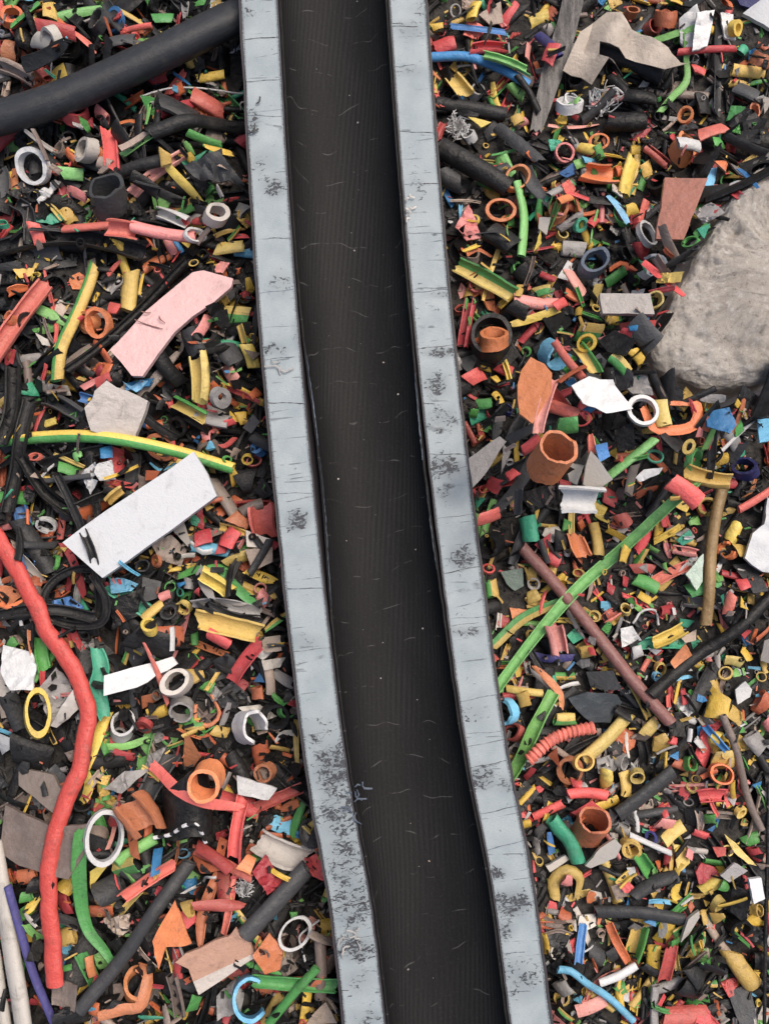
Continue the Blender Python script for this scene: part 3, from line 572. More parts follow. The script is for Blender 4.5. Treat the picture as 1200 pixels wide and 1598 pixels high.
# ------------------------------------------------------------------ the scraps
SPEC = r'''
@A 0 0 .35
^TP cb 168 -120 560 0 530 240 455 480 350 760 215 960 110 1060 60 | thick black cable sheath running diagonally across the upper left corner / thick black cable
R 55 75 120 or wl=18
T 50 110 180 20 50 gr
T 210 0 235 95 50 dy
S 240 110 440 0 55 lg
T 175 125 330 140 60 dr
S 315 130 435 230 35 rd
R 235 185 110 ow
T 150 165 230 210 60 ow
R 10 150 36 wh
T 20 230 80 235 75 do
T 85 170 150 190 80 bk
S 80 250 320 240 70 dg
UP bg 60 -20 270 60 305 160 365
S 470 0 540 140 70 dg
S 540 60 640 105 30 dy
T 555 130 680 120 28 rd
T 685 85 770 75 50 gr
R 440 100 130 dg
T 480 195 600 170 70 dg
S 860 10 960 10 30 gr
T 880 350 1000 330 42 ye
W wh 9 640 460 760 410 900 385 1080 390
S 775 325 850 380 20 bl
U 550 455 650 430 45 or
SP or 30 520 550 570 530 620 550 640 590
S 650 390 665 580 28 lg
SP lg 40 540 680 640 630 730 600
K bg 530 650 640 590 670 600 550 680
^U 485 565 520 765 72 rd a=3 | flat coral red sliver standing upright over a green strip / upright coral sliver
R 390 670 118 ow wl=16 h=.6 tl=35 az=200 | off white ring below the thick black cable, smaller of two / small off-white ring
^R 150 745 152 wh wl=17 h=.35 tl=20 az=250 | wide white ring near the left edge with a dark centre / wide white ring
R 255 755 65 dr
T 280 780 365 770 42 lg
T 300 670 340 720 35 or
SP do 50 50 740 65 820 100 890
K wh 180 900 170 870 250 790 265 800 230 870 190 925 cr=2
T 870 440 990 480 90 dr
T 730 470 860 520 100 dg
TP bk 70 690 640 820 580 950 530 1075 500
TP bk 60 380 850 480 790 600 760 760 725
S 830 640 860 680 40 lg
T 850 615 980 630 35 gr
S 920 665 1030 670 40 ye
T 740 680 740 730 45 dy
T 840 690 860 715 40 ye
SP ye 50 760 770 830 830 900 890
^R 485 880 170 dg wl=16 h=.6 tl=35 az=80 | charcoal ring with grey crumbled rim above the coral tube / charcoal ring
SP bk 80 200 990 220 920 290 900 370 930
T 290 930 320 990 60 dy
K lg 680 865 770 900 740 935 685 925
T 780 940 865 922 58 yg
^U 695 945 840 990 62 wh | bright white split tube with open channel near the grey half pipe / white split tube
U 850 970 930 1000 50 dr
^R 965 960 122 ow wl=22 h=.5 tl=30 az=20 | off white oval ring stuffed with black beside the grey half pipe / off-white oval ring
T 1050 920 1100 960 60 gy
^T 275 1008 500 1015 42 rd
^U 490 1012 610 1020 70 rd
^T 600 1025 860 1040 55 pk | pale coral tube pushed into a white ring at its right end / ringed coral tube
^R 868 1050 96 wh wl=12 tl=40 az=20
S 500 1075 590 1070 50 ye
SP or 14 600 1060 650 1055 700 1120
UP bk 90 -20 1130 200 1075 350 1060 500 1090 640 1130
S 960 1060 1090 1010 18 dy
T 960 1110 1090 1100 55 dy
S 1040 1050 1110 1060 35 rd
T 300 840 390 890 30 pk
T 600 800 700 850 50 bk
T 870 740 1000 720 60 dg
K dg 830 750 980 690 1080 800 870 790 cr=1
UP dg 70 60 900 130 960 130 1080
T 155 1000 175 1080 45 rd
R 15 1000 48 te
S 0 700 95 700 22 dy
T 20 850 10 950 60 bk
S 0 740 40 870 70 dg
T 430 490 480 540 50 pk
T 440 720 500 740 50 bg
T 600 250 660 230 40 bk
S 560 200 700 200 50 dg
@B 0 400 .35
SP dg 60 0 70 150 40 330 5
R 160 90 55 ye
^UP rd 85 -40 480 80 290 205 120 a=4 | long coral red split tube leaning in at the left edge / split coral tube
SP rd 24 200 60 215 150 250 300 265 400
^TP yg 56 400 5 350 200 310 380 278 570 | straight green and yellow striped tube standing left of pink slab / striped straight tube
T 180 240 300 290 40 lg
R 400 295 105 or
^R 442 300 130 or wl=15 h=.3 tl=20 az=200 | orange ring beside the green and yellow striped straight tube / orange ring by the striped tube
C 45 285 80 do
SP br 25 200 280 220 360 260 400
K ow 165 345 215 370 225 400 190 395
K ow 170 530 220 570 310 580 320 620 230 615 185 600 cr=1
S 475 80 550 20 22 rd
S 490 160 560 90 35 gy
T 595 80 570 240 78 dy
S 640 50 630 180 18 ye
T 480 220 540 240 52 rd
^UP bk 42 320 530 450 410 600 250 740 100 830 10 a=5 | thin black twin sheath passing along the pink slab's upper edge / thin black twin sheath
^K pk2 495 415 640 240 720 170 850 60 900 55 1040 110 1035 150 790 350 660 550 610 545 th=4 | pale pink padded slab with a crack across its middle / pink slab
R 865 30 48 dy
T 1100 130 1125 120 50 ye
T 975 200 1010 170 70 dy
T 960 250 1110 270 62 yg
R 1085 180 80 bk
R 910 370 150 bk wl=22
U 830 330 900 440 90 dg
T 1000 400 1060 470 90 dg
T 1010 320 1120 330 60 bk
T 1100 400 1130 490 52 ye
^U 890 455 890 640 92 dy a=5 | ochre split tube with cracked slot, upright below pink slab / ochre split tube
R 985 630 88 gy wl=26 | small bluish grey ring left of the grey half pipe / small bluish grey ring
S 1000 575 1160 655 28 dr
T 1125 600 1150 630 52 or
^U 770 635 925 725 62 yg a=4.4 | yellow and green split tube open on top below ochre tube / open striped tube
K lb 540 550 590 580 620 550 660 555 640 590 615 610 580 590 cr=1
T 440 500 450 530 48 dr
T 465 530 490 480 40 or
T 370 590 440 550 32 pk
T 420 560 500 540 42 rd
K gy2 405 690 440 650 450 620 500 575 655 645 640 690 575 830 420 780 th=5 | grey felted slab with torn edge below the pink slab / grey felted slab
T 120 590 160 590 62 te
UP dg 80 170 620 260 650 400 730
T 205 745 255 735 48 ye
T 10 640 20 660 45 dy
SP dy 30 60 690 80 750 90 790
^TP gy5 52 -40 815 200 805 400 812 600 835 800 872 1020 935 sl=1.2 | long yellow and green striped tube curving above the white slab / long striped tube
R 720 850 135 do wl=16
SP lb 18 670 920 720 955 780 920
K do 645 950 720 960 700 1000 650 1000
R 1105 905 55 ye
R 1155 860 62 bl wl=20 | small bright blue ring beside the grey half pipe / small blue ring
T 1030 992 1062 962 62 ye
SP dr 30 970 855 1010 845 1045 800
T 1060 725 1100 720 52 ye
K dg 1080 760 1130 705 1165 745 1120 790
T 900 800 940 800 45 pk
T 875 810 890 820 40 bl
T 930 840 940 860 40 lb
R 800 755 105 bk
T 880 700 1020 740 80 gy
T 640 700 700 640 100 bk
K wh 365 970 430 920 450 960 410 990 440 1000 400 1060 380 1020 cr=1
^K wh 440 930 500 910 510 990 450 1000 430 965 cr=1
^K wh2 310 1275 400 1205 860 882 955 1070 470 1425 th=5 | large bright white flat slab lying diagonally on the left / large white slab
S 330 860 360 900 60 lg
S 240 880 380 940 25 dy
T 270 940 350 970 42 gr
T 470 850 480 900 45 bl
S 590 870 600 1090 80 dg
^UP bk 70 a=4.5 40 480 60 700 30 850
^UP bk 64 a=4.5 130 650 110 800 60 1000 30 1140
^UP bk 60 a=4.5 110 900 200 1050 330 1150
TP dg 30 160 1000 300 990 420 985
UP bk 70 150 500 280 430
T 720 460 800 560 80 bk
T 1060 1010 1130 1000 90 bk
T 1080 1140 1170 1100 60 br
@C 0 800 .38333
^UP bk 34 a=4 230 -150 300 -20 370 100 400 180 392 300 365 420 | black cable crossing the white slab's lower left corner / black cable over the slab
^UP bk 34 a=4 380 232 300 235 215 280 178 350 215 430 320 457 420 440 442 350 400 255 | black cable coiled in a loop around a blue scrap / black cable loop
^UP bk 48 a=4 -30 432 100 405 230 400 375 430
S 0 110 170 280 60 ow
U 90 30 200 250 80 dg
R 190 50 85 wh
SP dr 50 240 120 300 200 350 340
SP or 30 0 280 60 270 110 300
SP or 22 0 370 50 380 100 350
S 120 270 170 290 50 do
K bl 210 360 290 340 340 380 350 410 215 395 cr=1
^U 160 510 190 640 50 gr | green split tube tucked beneath the long red tube / green split tube
T 40 520 60 550 45 gr
K wh 0 540 130 570 155 620 150 720 50 720 0 650 cr=.6 | large white sheet at the left edge by the long red tube / white sheet
K ow -20 640 100 720 90 745 -20 760
^R 155 818 125 ye wl=15 h=.4 tl=30 az=30 st=1.5 | tall yellow oval ring beside the long red tube / yellow oval ring
K gy 160 720 230 630 280 680 300 760 210 870 cr=.8
K ow 200 870 310 720 320 800 220 880 cr=.5
K bg 0 750 45 830 0 840
K wh -10 890 100 930 -10 995
U 40 740 80 880 70 dg
^SP te 72 395 555 412 640 395 720 425 830 | folded teal green ribbon hanging right of long red tube / teal ribbon
SP ye 58 428 820 400 900 370 1040
K wh 440 660 690 590 710 620 560 710 440 740 th=2 | white torn strip right of the teal ribbon / torn white strip
S 530 650 550 840 32 dg
^SP rd 26 600 530 640 650 672 785 | slim coral stick leaning against the white thick ring / slim coral stick
SP pk 36 785 370 740 480 700 580 660 660
^R 720 692 112 ow wl=17 h=.6 tl=12 az=100 | off white thick ring with ragged black hole / ragged white ring
R 740 800 105 gy
SP do 22 800 780 800 840 850 868 893 820 860 740
K do 560 750 640 730 650 760 580 800
T 610 820 680 800 52 ye
R 590 865 78 dr wl=18
R 500 870 125 wh wl=11 tl=40
SP lg 35 430 950 520 950 600 920
T 470 970 540 1000 30 dr
K do 740 1000 760 880 800 950 850 1030 740 1043
T 790 640 800 690 60 dy
T 830 700 870 715 45 gr
T 630 505 740 505 78 do
T 590 430 660 370 46 dy
R 610 467 64 ye wl=12 | round yellow ring left of the olive yellow husk / round yellow ring
T 660 345 690 330 42 pk
T 790 490 795 540 36 gr
T 850 490 935 540 52 rd
^U 805 440 1055 492 85 dy a=3.4 | olive yellow split husk left of the grey half pipe / olive yellow husk
SP gy 60 780 370 900 370 1060 410
SP dg 50 860 380 960 430 1060 430
SP gy 50 800 230 840 300 870 350
^U 830 240 940 320 62 ye | bright yellow split tube among green strips / bright yellow split tube
SP ye 30 690 240 800 215
S 670 240 685 180 25 gr
SP gr 40 720 260 800 230 860 230
S 840 220 930 230 36 gr
SP gr 50 900 230 970 310 1040 370
S 1000 240 1120 280 52 ye
T 920 210 1015 170 46 dy
SP ye 40 620 150 640 180 700 220
K bg 620 120 700 90 760 150 730 220 650 190 cr=.6
K ow 690 60 750 40 780 120 770 140
SP wh 25 780 120 820 160 865 155
T 800 110 860 90 52 dr
T 920 140 960 70 56 rd
T 960 50 1000 20 70 do
^U 1062 -25 1070 90 112 rd a=2.6 | big coral red cup-shaped flake against the grey half pipe / coral cup flake
K ow 1000 70 1110 110 1100 150 1010 140
K bg 1000 150 1110 140 1110 200 1030 240
K lb 450 270 500 265 560 290 540 320 460 330 cr=1
R 590 220 62 dg
K bk 470 350 570 310 560 420 450 480 cr=.5
K dg 580 260 650 280 640 350 590 370
R 695 300 52 gr
R 735 325 42 te
T 770 270 770 310 40 gy
T 735 285 745 300 40 bl
R 1060 310 54 pk
T 1060 330 1090 370 52 pk
T 800 315 815 325 32 rd
R 750 385 62 dy
R 690 400 72 dg
^U 940 690 1070 530 62 rd a=2.5 | broad coral red bar leaning toward the grey half pipe / broad coral bar
K bl 1030 690 1060 650 1080 690
T 1045 710 1050 760 60 do
T 1095 630 1100 740 36 bg
K bg 1060 510 1140 500 1150 560 1080 570
K ow 1070 600 1160 590 1140 630 1080 640 cr=1
S 1110 640 1190 700 50 gy
SP gr 25 1110 740 1150 780
^C 1010 860 135 wh wl=14 | broken white ring with a torn flap / broken white ring
K ow 970 790 1060 780 1130 830 1050 860 cr=1
R 1120 830 125 bk
SP wh 25 1125 930 1150 900 1190 900
U 1060 940 1080 1040 82 do
T 60 950 200 1010 110 bk
SP gy 30 900 870 940 770
T 870 880 930 900 42 dy
K gy 600 990 680 950 640 1040 590 1043 cr=1
T 540 500 700 560 90 bk
T 890 590 960 640 70 dg
T 720 590 790 620 70 bk
@D 0 1200 .45
^TP ow 62 -20 250 15 450 45 650 70 800 90 950 | cream coloured round stick entering at the bottom left corner / cream stick
^TP ow 42 -25 560 0 760 25 950
^TP nv 24 40 400 75 550 118 720 180 900 | purple twisted cord beside the cream stick / purple cord
_K br 50 0 190 20 240 80 220 150 60 60 th=3
_K br 0 140 190 200 320 180 310 280 250 370 60 340 -10 300 th=3 cr=.4 | brown ribbed rubber sheet lying beneath the long red tube / brown ribbed sheet
T 60 380 130 360 46 do
T 15 370 50 370 56 or
K do 190 60 240 40 250 70 200 75
T 75 445 110 440 32 gr
S 95 490 140 450 40 ye
SP ye 45 300 0 310 60 280 120
^SP gr 46 310 190 290 330 275 470 290 570 340 640 372 690 | green flat strip running down beside the long red tube / green flat strip
T 205 470 250 460 62 dr
T 210 590 265 570 62 dy
T 220 420 260 380 52 ye
K ye 320 350 380 310 370 340 310 420
U 390 360 480 320 62 yg
^R 362 240 124 wh wl=11 h=.3 tl=25 az=10 st=1.25 | white tall ring on the brown ribbed sheet's edge / tall white ring
^U 450 110 520 215 105 do a=5 | big curled orange tube beside the large black tube / curled orange tube
K do 420 180 450 170 500 300 460 290
T 390 150 420 190 62 dr
T 640 20 655 235 190 bk sk=.35 | large black hollow tube with a striped cord across its end / large black tube
^W ws 13 530 245 590 230 650 190 690 192 705 265 | black and white striped cord arching over the large black tube / striped cord
^R 718 40 106 or wl=12 h=.6 tl=20 az=250 | bright orange ring above the large black tube / bright orange ring
^SP rd 42 515 -5 620 60 720 110 830 145
^U 880 140 1050 60 40 dr a=3
^U 842 110 820 310 46 rd a=3.5 | coral split tube standing upright below the white torn tag / upright coral tube
^K wh 825 20 960 70 930 110 830 85 th=2 cr=.4 | white torn tag left of the grey half pipe / white tag
R 920 10 82 do
SP lb 56 925 155 960 190 1015 205
S 1010 240 1060 110 36 gr
S 970 150 1040 110 36 do
^U 900 240 1070 310 88 gy2 a=3 | pale grey stubby piece like a bone near the half pipe / pale grey stub
T 900 225 980 240 32 or
K do 740 330 760 240 790 250 780 340 700 360 650 310 cr=.4
SP rd 40 660 300 760 320 880 360
T 680 280 800 340 42 dr
T 770 370 780 440 52 dr
^U 430 445 600 330 40 rd a=4
S 780 570 810 370 32 rd
^S 680 475 840 485 40 dr
W wh 11 630 430 690 410 720 370 760 360
^TP dg 46 650 335 540 490 430 650 285 825 | dark grey straight rod slanting across the lower left / dark grey rod
^TP dg 60 1060 355 950 470 855 565 | dark rough sheath leaning on the grey half pipe / dark rough sheath
^R 1025 570 102 wh wl=9 h=.15 tl=12 | thin white ring near the bottom of half pipe / thin white ring
W wh 8 1105 540 1040 580 1055 640 1075 690
^K or 600 470 670 590 650 600 580 610 560 680 530 600 cr=.3 | orange pointed flake with a notch, beside the dark grey rod / pointed orange flake
SP bk 45 660 600 610 600 580 650 620 680
^K pc 625 650 660 620 800 572 820 545 838 585 860 590 880 665 690 785 665 680 th=3 | peach coloured flat card with a paler lower band / peach card
^C 850 800 135 lb wl=12 az=60 | light blue open ring at the lower left of half pipe / light blue open ring
SP te 20 820 730 850 740 900 720
K or 880 640 935 570 980 630 970 700 920 710 cr=.3
^U 885 730 1165 748 52 gr a=3 | green ribbed split tube pointing under the grey half pipe / green ribbed tube
^TP gr 28 930 895 1010 790 1100 680 | thin green tube crossing the green ribbed tube / thin green tube
TP ye 32 1070 760 1050 900
TP br 42 1110 600 1110 800
K bg 1080 850 1130 810 1170 884 1060 884
K gy 750 790 810 740 850 780 840 830 760 860 cr=1
R 480 750 112 or
^SP do 42 350 850 430 830 490 820 510 720 470 700
S 500 755 570 755 20 dr
T 300 830 350 830 42 or
K br 170 740 280 740 270 830 180 820 cr=.5
T 310 500 395 490 46 do
K bg 360 520 460 490 450 560 400 600 cr=2
T 310 650 320 720 26 or
K lg 330 640 370 620 385 690 340 700 cr=.5
S 480 865 570 860 20 te
UP br 52 610 690 612 884
T 640 490 670 480 50 dy
F wh 850 410 70
K dr 880 350 920 300 980 400 930 430 cr=1
T 840 320 880 340 42 or
SP do 50 745 380 710 500 710 590
T 200 870 300 860 60 bk
K gy 360 70 430 10 520 0 430 80 cr=1
T 350 430 420 400 80 dg
T 440 600 400 640 70 dg
T 110 400 150 400 60 bk
S 60 780 120 830 40 dr
T 720 680 700 720 60 dy
T 940 860 1000 840 60 bk
@E 660 0 .45
^U 95 95 290 105 30 bl a=2 | light blue ribbed strip at the top beside the half pipe / blue ribbed strip
T 165 70 185 10 46 ye
K bg 190 60 270 0 280 70 230 90 cr=.5
T 280 80 330 20 40 rd
T 370 80 435 55 36 ye
T 425 90 445 115 30 ow
T 30 100 70 95 36 ye
T 40 165 110 150 52 rd
U 165 185 290 155 56 rd
^TP bl 34 25 192 150 195 260 235 368 302 | blue sheath leading from the half pipe to grey wood / blue sheath
^U 210 200 370 240 46 lg | green split tube lying above the blue sheath / green tube by the blue sheath
^TP nv 34 400 100 440 160 465 215
^T 430 215 455 155 36 dr
S 320 190 400 140 60 bk
SP wd 95 525 -30 490 120 440 280 390 460 th=9 | weathered grey wooden slat at the top right / wooden slat
^K pp 490 230 545 110 640 35 680 60 720 110 850 160 890 260 830 250 740 200 610 150 610 190 700 240 640 210 590 280 560 240 th=.6 cr=.9 | crumpled tan paper beside the wooden slat / tan paper
TP bk 60 610 170 720 210 830 270
F wh 625 350 140 | frayed white plastic tuft below the tan paper / white tuft
^R 505 365 98 wh wl=10 h=.4 tl=40 az=90 | white ring lying flat left of the white tuft / ring by the white tuft
^S 525 360 540 335 20 lg
S 430 435 610 433 24 pk
^U 95 255 150 335 62 dy a=3.5 | curled mustard piece beside the half pipe's upper right / mustard curl
SP ye 25 240 290 250 340 275 390
T 300 300 350 330 42 lg
TP bk 55 40 360 160 375 290 395
T 320 400 335 430 32 dy
R 155 475 72 wh
^F wh 118 440 100 | tangle of white thread beside the half pipe / white thread tangle
K ye 150 410 240 415 200 445
K ye 110 510 190 550 150 555
^TP bk 75 50 505 180 580 300 650 | black sheath leaning on the half pipe's right side / leaning black sheath
^SP dg 55 255 420 340 510 400 575
SP dg 62 360 570 380 640 430 720
K te 435 480 480 480 475 530 440 530 cr=1
R 490 530 80 pk
R 610 490 82 or wl=9
S 560 455 575 500 18 ye
T 540 500 590 530 42 ye
T 600 510 620 545 36 gr
K bl 470 600 520 570 535 600 500 612
T 525 575 565 560 30 lg
T 550 560 600 555 25 lb
^U 550 600 655 602 78 or a=4 | orange curled cup right of the leaning black sheath / orange cup
T 665 600 690 590 42 or
^U 700 670 725 560 50 ye
T 740 540 725 670 30 dy
T 765 570 785 610 36 dy
R 320 620 98 or
^R 270 730 104 or wl=12 h=.4 tl=20 | orange ring above a smaller orange ring / wide orange ring
R 290 770 62 or
^TP lg 32 325 630 350 750 340 890 | upright bright green stick below the leaning black sheath / green stick
K pk 110 790 160 700 190 780 200 830 150 840 cr=1
T 430 690 520 620 30 gy
SP bk 60 530 640 560 680 640 690
SP do 18 520 680 550 740 610 720
K ow 655 630 690 650 690 690 650 670 cr=1
^SP lb 26 640 680 680 720 710 775
T 700 740 740 720 42 ye
T 740 790 770 700 32 rd
R 545 780 48 te wl=10 | small teal ring among black scraps / small teal ring
T 575 790 605 750 32 rd
T 470 790 550 745 32 gy
^R 775 812 88 wh wl=8 h=.3 tl=25 az=30 st=1.3 | white oval ring left of the brick red plate / white ring by the brick plate
^K bk2 855 605 975 630 885 840 810 825 th=3 | flat brick red plate left of the boulder / brick red plate
^SP lb 30 1020 570 990 640 950 700
K bl 1120 560 1160 540 1150 585
R 900 520 104 or
^T 880 502 960 500 46 wh
S 860 490 870 460 22 rd
^T 955 470 1045 445 40 rd
T 1000 500 1040 490 52 gr
U 770 520 850 570 46 dr
T 720 520 750 520 32 ye
^SP lg 28 780 132 940 112 | flat light green strip lying across white film / flat green strip
^SP lg 28 900 120 912 200 918 270 860 340 815 398 | bent light green strip right of the tan paper / bent green strip
S 790 400 890 412 20 ow
T 900 340 910 290 18 ow
R 910 400 62 or
T 925 430 935 440 32 or
SP bg 14 720 470 830 425
^TP dr 24 878 188 1090 155 | thin dark red tube near the top right / thin dark red tube
T 930 240 980 250 36 rd
S 1020 60 1020 390 42 dg
T 1060 255 1190 242 42 dy
T 1060 290 1130 300 24 dy
S 1130 290 1210 285 20 gr
K wh 885 70 940 30 960 90 930 170 895 140 cr=.6
^K wh 940 60 1010 35 990 150 935 172 cr=.5 | translucent white film pair behind the green strip / white film
R 840 65 92 do
R 720 45 62 do
^R 1080 98 56 ye wl=12
K wh 1020 60 1080 40 1090 130 1040 140 cr=.6
T 1095 190 1120 160 42 te
R 1170 210 84 do
T 1040 15 1070 10 42 or
^K nv 1080 -20 1240 -20 1200 50 1100 15
^K wh2 1110 40 1200 -20 1270 110 1200 100 th=3 | white card in the top right corner / corner white card
K bk 1070 400 1130 360 1180 430 1150 520 1080 480 cr=1
T 1030 560 1050 580 52 or
R 820 640 84 bk
T 230 800 310 860 90 bk
SP bk 60 690 790 720 830 730 900
SP or 18 150 890 190 865 240 885
K ow 400 760 440 760 430 810 400 790
K ye 380 880 410 790 408 850
T 850 0 900 10 32 ye
R 110 40 52 gy
T 640 420 760 420 80 bk
T 700 330 800 340 60 bk
T 960 330 980 400 60 bk
T 1090 300 1150 340 70 dg
T 590 640 630 650 50 bk
T 480 860 560 870 50 gy
T 130 640 60 600 70 dg
T 230 440 250 480 50 dg
T 740 850 780 880 50 dr
K te 955 790 990 780 970 830
K gy 950 720 1000 700 1030 750 970 780 cr=1
T 960 660 1040 680 70 bk
@F 690 400 .425
^U 55 22 258 152 62 yg a=3 | dull green and yellow striped tube by the half pipe / dull striped tube
SP or 55 105 130 150 115 180 195
^U 105 165 78 330 46 dr
^R 180 300 175 bk wl=16 h=.3 tl=15 az=90 | large black ring with an orange ring inside / large black ring
^R 190 305 112 or wl=14 h=.5 tl=45 az=90 | orange ring sitting inside the large black ring / nested orange ring
^SP ye 34 255 248 350 222 435 195 | yellow peel right of the large black ring / yellow peel
^T 410 190 455 160 32 rd
T 285 315 350 250 32 dr
K bk 360 240 460 190 480 240 420 300 cr=.5
T 365 60 410 90 32 dr
T 340 130 390 125 46 yg
T 450 130 510 160 42 or
K wh 420 80 460 15 490 30 460 90
^T 465 50 520 140 42 pk
^R 555 25 114 gy3 wl=13 h=.4 tl=20 | slate blue ring holding bits of blue plastic / slate ring
K bl 530 0 575 0 560 15 530 10
SP or 26 620 40 660 20 700 65
T 600 100 670 50 36 gr
C 780 45 112 wh wl=12
K te 720 10 760 20 740 70
^K gy2 597 130 745 150 750 225 600 205 th=4 | pale grey fibrous rectangle left of the boulder / pale grey rectangle
T 570 110 560 180 32 dy
R 565 190 38 ye
T 500 190 500 215 28 ye
T 600 230 645 235 40 ye
R 770 170 62 dy
T 690 260 710 265 24 bl
T 500 270 580 290 56 yg
T 655 280 690 290 30 dr
K bk 590 300 640 270 690 320 660 370 610 350 cr=.4
T 695 350 735 385 36 ye
T 620 375 685 420 42 yg
^U 515 325 560 430 42 yg
^R 530 320 58 ye wl=9 | yellow ring atop a green striped piece / yellow ring on stripes
^C 400 370 110 lb wl=11 az=300 | light blue open ring above the orange leaf shape / blue open ring
^TP dr 25 425 310 460 380 512 462 | thin red tube across the light blue open ring / thin red tube
^K or 330 378 370 405 392 440 385 510 325 607 288 570 286 470 300 420 th=3 cr=.2 | orange leaf shaped flake right of the half pipe / orange leaf flake
^U 350 640 410 460 36 pk a=3
^K wh 480 490 540 455 620 460 690 545 600 565 520 540 cr=.4 | white folded flake left of white ring near boulder / white folded flake
K gy 640 430 740 450 760 510 700 500 cr=.6
^R 735 567 108 wh wl=13 h=.25 tl=10 | white ring touching the bent orange strip / white ring below the boulder
^SP or 40 748 558 790 628 900 625 932 580 918 540 840 540 | orange strip bent into a loop below the boulder / bent orange strip
T 800 530 810 620 42 dy
^K bl 985 570 1050 560 1065 620 1040 650 980 620 cr=.4 | bright blue flake below the boulder / bright blue flake
K lb 1140 610 1200 600 1210 670 1170 680
S 950 520 1030 525 32 gy
R 1135 570 54 rd
^TP wh 13 1005 725 1100 640 1210 550 | thin white straight stick right below the boulder / thin white stick
R 905 700 54 dy wl=11
T 940 765 1030 745 40 ye
^U 885 800 1060 830 56 dy | dull yellow split tube tipped with coral / coral-tipped yellow tube
^T 1025 830 1078 832 34 rd
^T 840 830 940 900 52 rd | stout coral tube under the dull yellow split tube / stout coral tube
^TP lg 28 615 805 770 680 | light green straight piece right of the orange cup / light green piece
^K ow 540 730 575 770 612 820 560 860 525 830 530 770 th=3 | cream guitar pick shaped flake right of orange cup / cream flake
^K wh 715 810 740 785 800 780 790 800 730 825 cr=.3
^U 440 885 575 880 84 wh a=3.6 | white crumpled half tube above yellow scraps / white half tube
T 540 900 600 940 36 ye
^R 400 740 122 or wl=10 h=.8 tl=35 az=60 | tall orange cup open at the top / tall orange cup
T 350 800 470 840 30 rd
^K gy 105 740 205 670 225 690 160 790 115 840 th=3 | grey angular plate against the half pipe's right side / grey angular plate
SP dg 45 330 750 280 840 200 930
K bk 280 870 380 840 410 900 330 941 cr=.5
K bk 470 660 540 700 540 770 480 760 cr=.4
^K bl 560 700 600 690 615 730 580 750
^SP rd 25 540 660 548 690 555 720
R 780 735 54 te
T 625 710 640 720 32 ye
T 630 740 700 740 32 do
K bk 640 640 690 620 700 700 650 710 cr=.4
T 430 620 490 620 52 gr
T 400 540 480 590 52 rd
R 510 595 64 dr
SP rd 30 420 520 445 505 470 500
K bl 455 460 480 445 490 470 465 480
S 195 680 210 550 52 dg
SP dg 60 250 690 275 630 300 560
T 130 540 180 540 42 gr
T 190 500 215 540 32 ye
R 240 565 44 nv
T 100 575 130 580 30 gr
^T 90 460 150 425 38 rd
T 210 400 250 430 52 rd
T 190 460 210 450 42 ye
T 300 710 350 670 36 rd
T 180 860 200 820 46 rd
R 145 860 38 rd
T 240 810 270 790 36 rd
K te 120 880 160 890 125 930
SP dr 30 780 660 790 690 800 720
T 820 650 870 700 52 bk
K dg 1040 700 1110 690 1080 760 1050 740
R 1110 780 90 nv wl=10 h=.7
SP or 18 1140 820 1130 870 1100 890
R 970 920 74 dy
T 700 770 690 870 32 bg
K ow 450 770 520 760 500 830 470 820
^TP rd 30 1090 930 1150 895 1230 840 | coral tube slanting in at the right edge / slanting coral tube
T 280 40 330 90 60 bk
T 250 180 310 210 50 bk
T 700 250 780 320 60 dg
T 40 370 70 420 40 gy
K gy 220 700 250 720 220 790
T 590 870 640 900 50 dr
@G 740 800 .38333
^TP br2 52 195 140 330 290 500 500 640 680 795 855 | straight maroon brown rod slanting across the right side / maroon rod
^UP lg 46 810 -90 730 0 600 150 440 300 340 410 230 550 90 745 a=3.2 | long light green split sheath passing under the maroon rod / long green sheath
^UP lg 52 320 725 250 860 185 1030 150 1090 a=3.2 | short light green split sheath below the long green one / shorter green sheath
^SP yg 46 70 548 200 430 350 360 | yellow and green peel touching the half pipe's right side / striped peel
^TP st 46 1015 -120 985 0 960 200 945 460 | tan bamboo like stick standing near the right edge / tan stick
^TP bk 50 700 740 900 590 1050 490 1220 335 | black cable slanting up to the right edge / slanting black cable
T 65 275 75 345 58 yg
R 70 130 115 bk
^T 215 20 230 115 62 te | teal green tube near the maroon rod's top end / teal tube
T 20 30 100 0 42 rd
T 375 70 380 30 36 gr
K rd 245 130 305 85 310 150 290 170
T 290 170 345 200 56 rd
T 360 85 362 150 80 bk
^U 405 90 450 180 72 or a=3 | squarish orange flake right of the teal tube / squarish orange flake
^T 488 40 502 175 50 dy | pointed mustard piece right of the squarish orange flake / pointed mustard piece
S 490 0 550 40 36 ye
T 425 60 445 40 40 or
T 590 10 620 50 62 rd
^T 620 140 600 200 32 ye
T 665 160 710 60 46 rd
T 690 150 660 210 32 yg
T 750 40 750 110 42 ye
T 770 0 780 60 46 rd
T 795 75 805 95 34 ye
K te 820 110 870 70 890 110 850 135 cr=.5
T 890 20 900 50 52 lg
R 895 72 28 rd
U 810 150 900 170 46 pk
SP pk 30 770 100 780 140 800 185
^K mt 920 168 928 280 910 318 862 250 th=2 | pale mint pointed chip beside the tan stick / mint chip
^U 735 285 865 215 46 rd a=3 | coral half tube left of the mint chip / coral half tube
T 640 230 730 230 34 dr
^T 655 270 745 312 52 gr | plump green tube below the long green sheath / plump green tube
T 670 330 715 360 32 ye
T 600 275 625 285 36 dr
T 540 300 565 320 32 dr
^K mg 105 240 195 225 200 300 165 320 130 290 th=2 | murky green grey chip below the maroon rod's top / murky green chip
T 210 250 250 250 52 dy
T 215 350 260 330 44 dy
R 425 245 44 dy
K lb 510 360 550 360 560 400 515 400
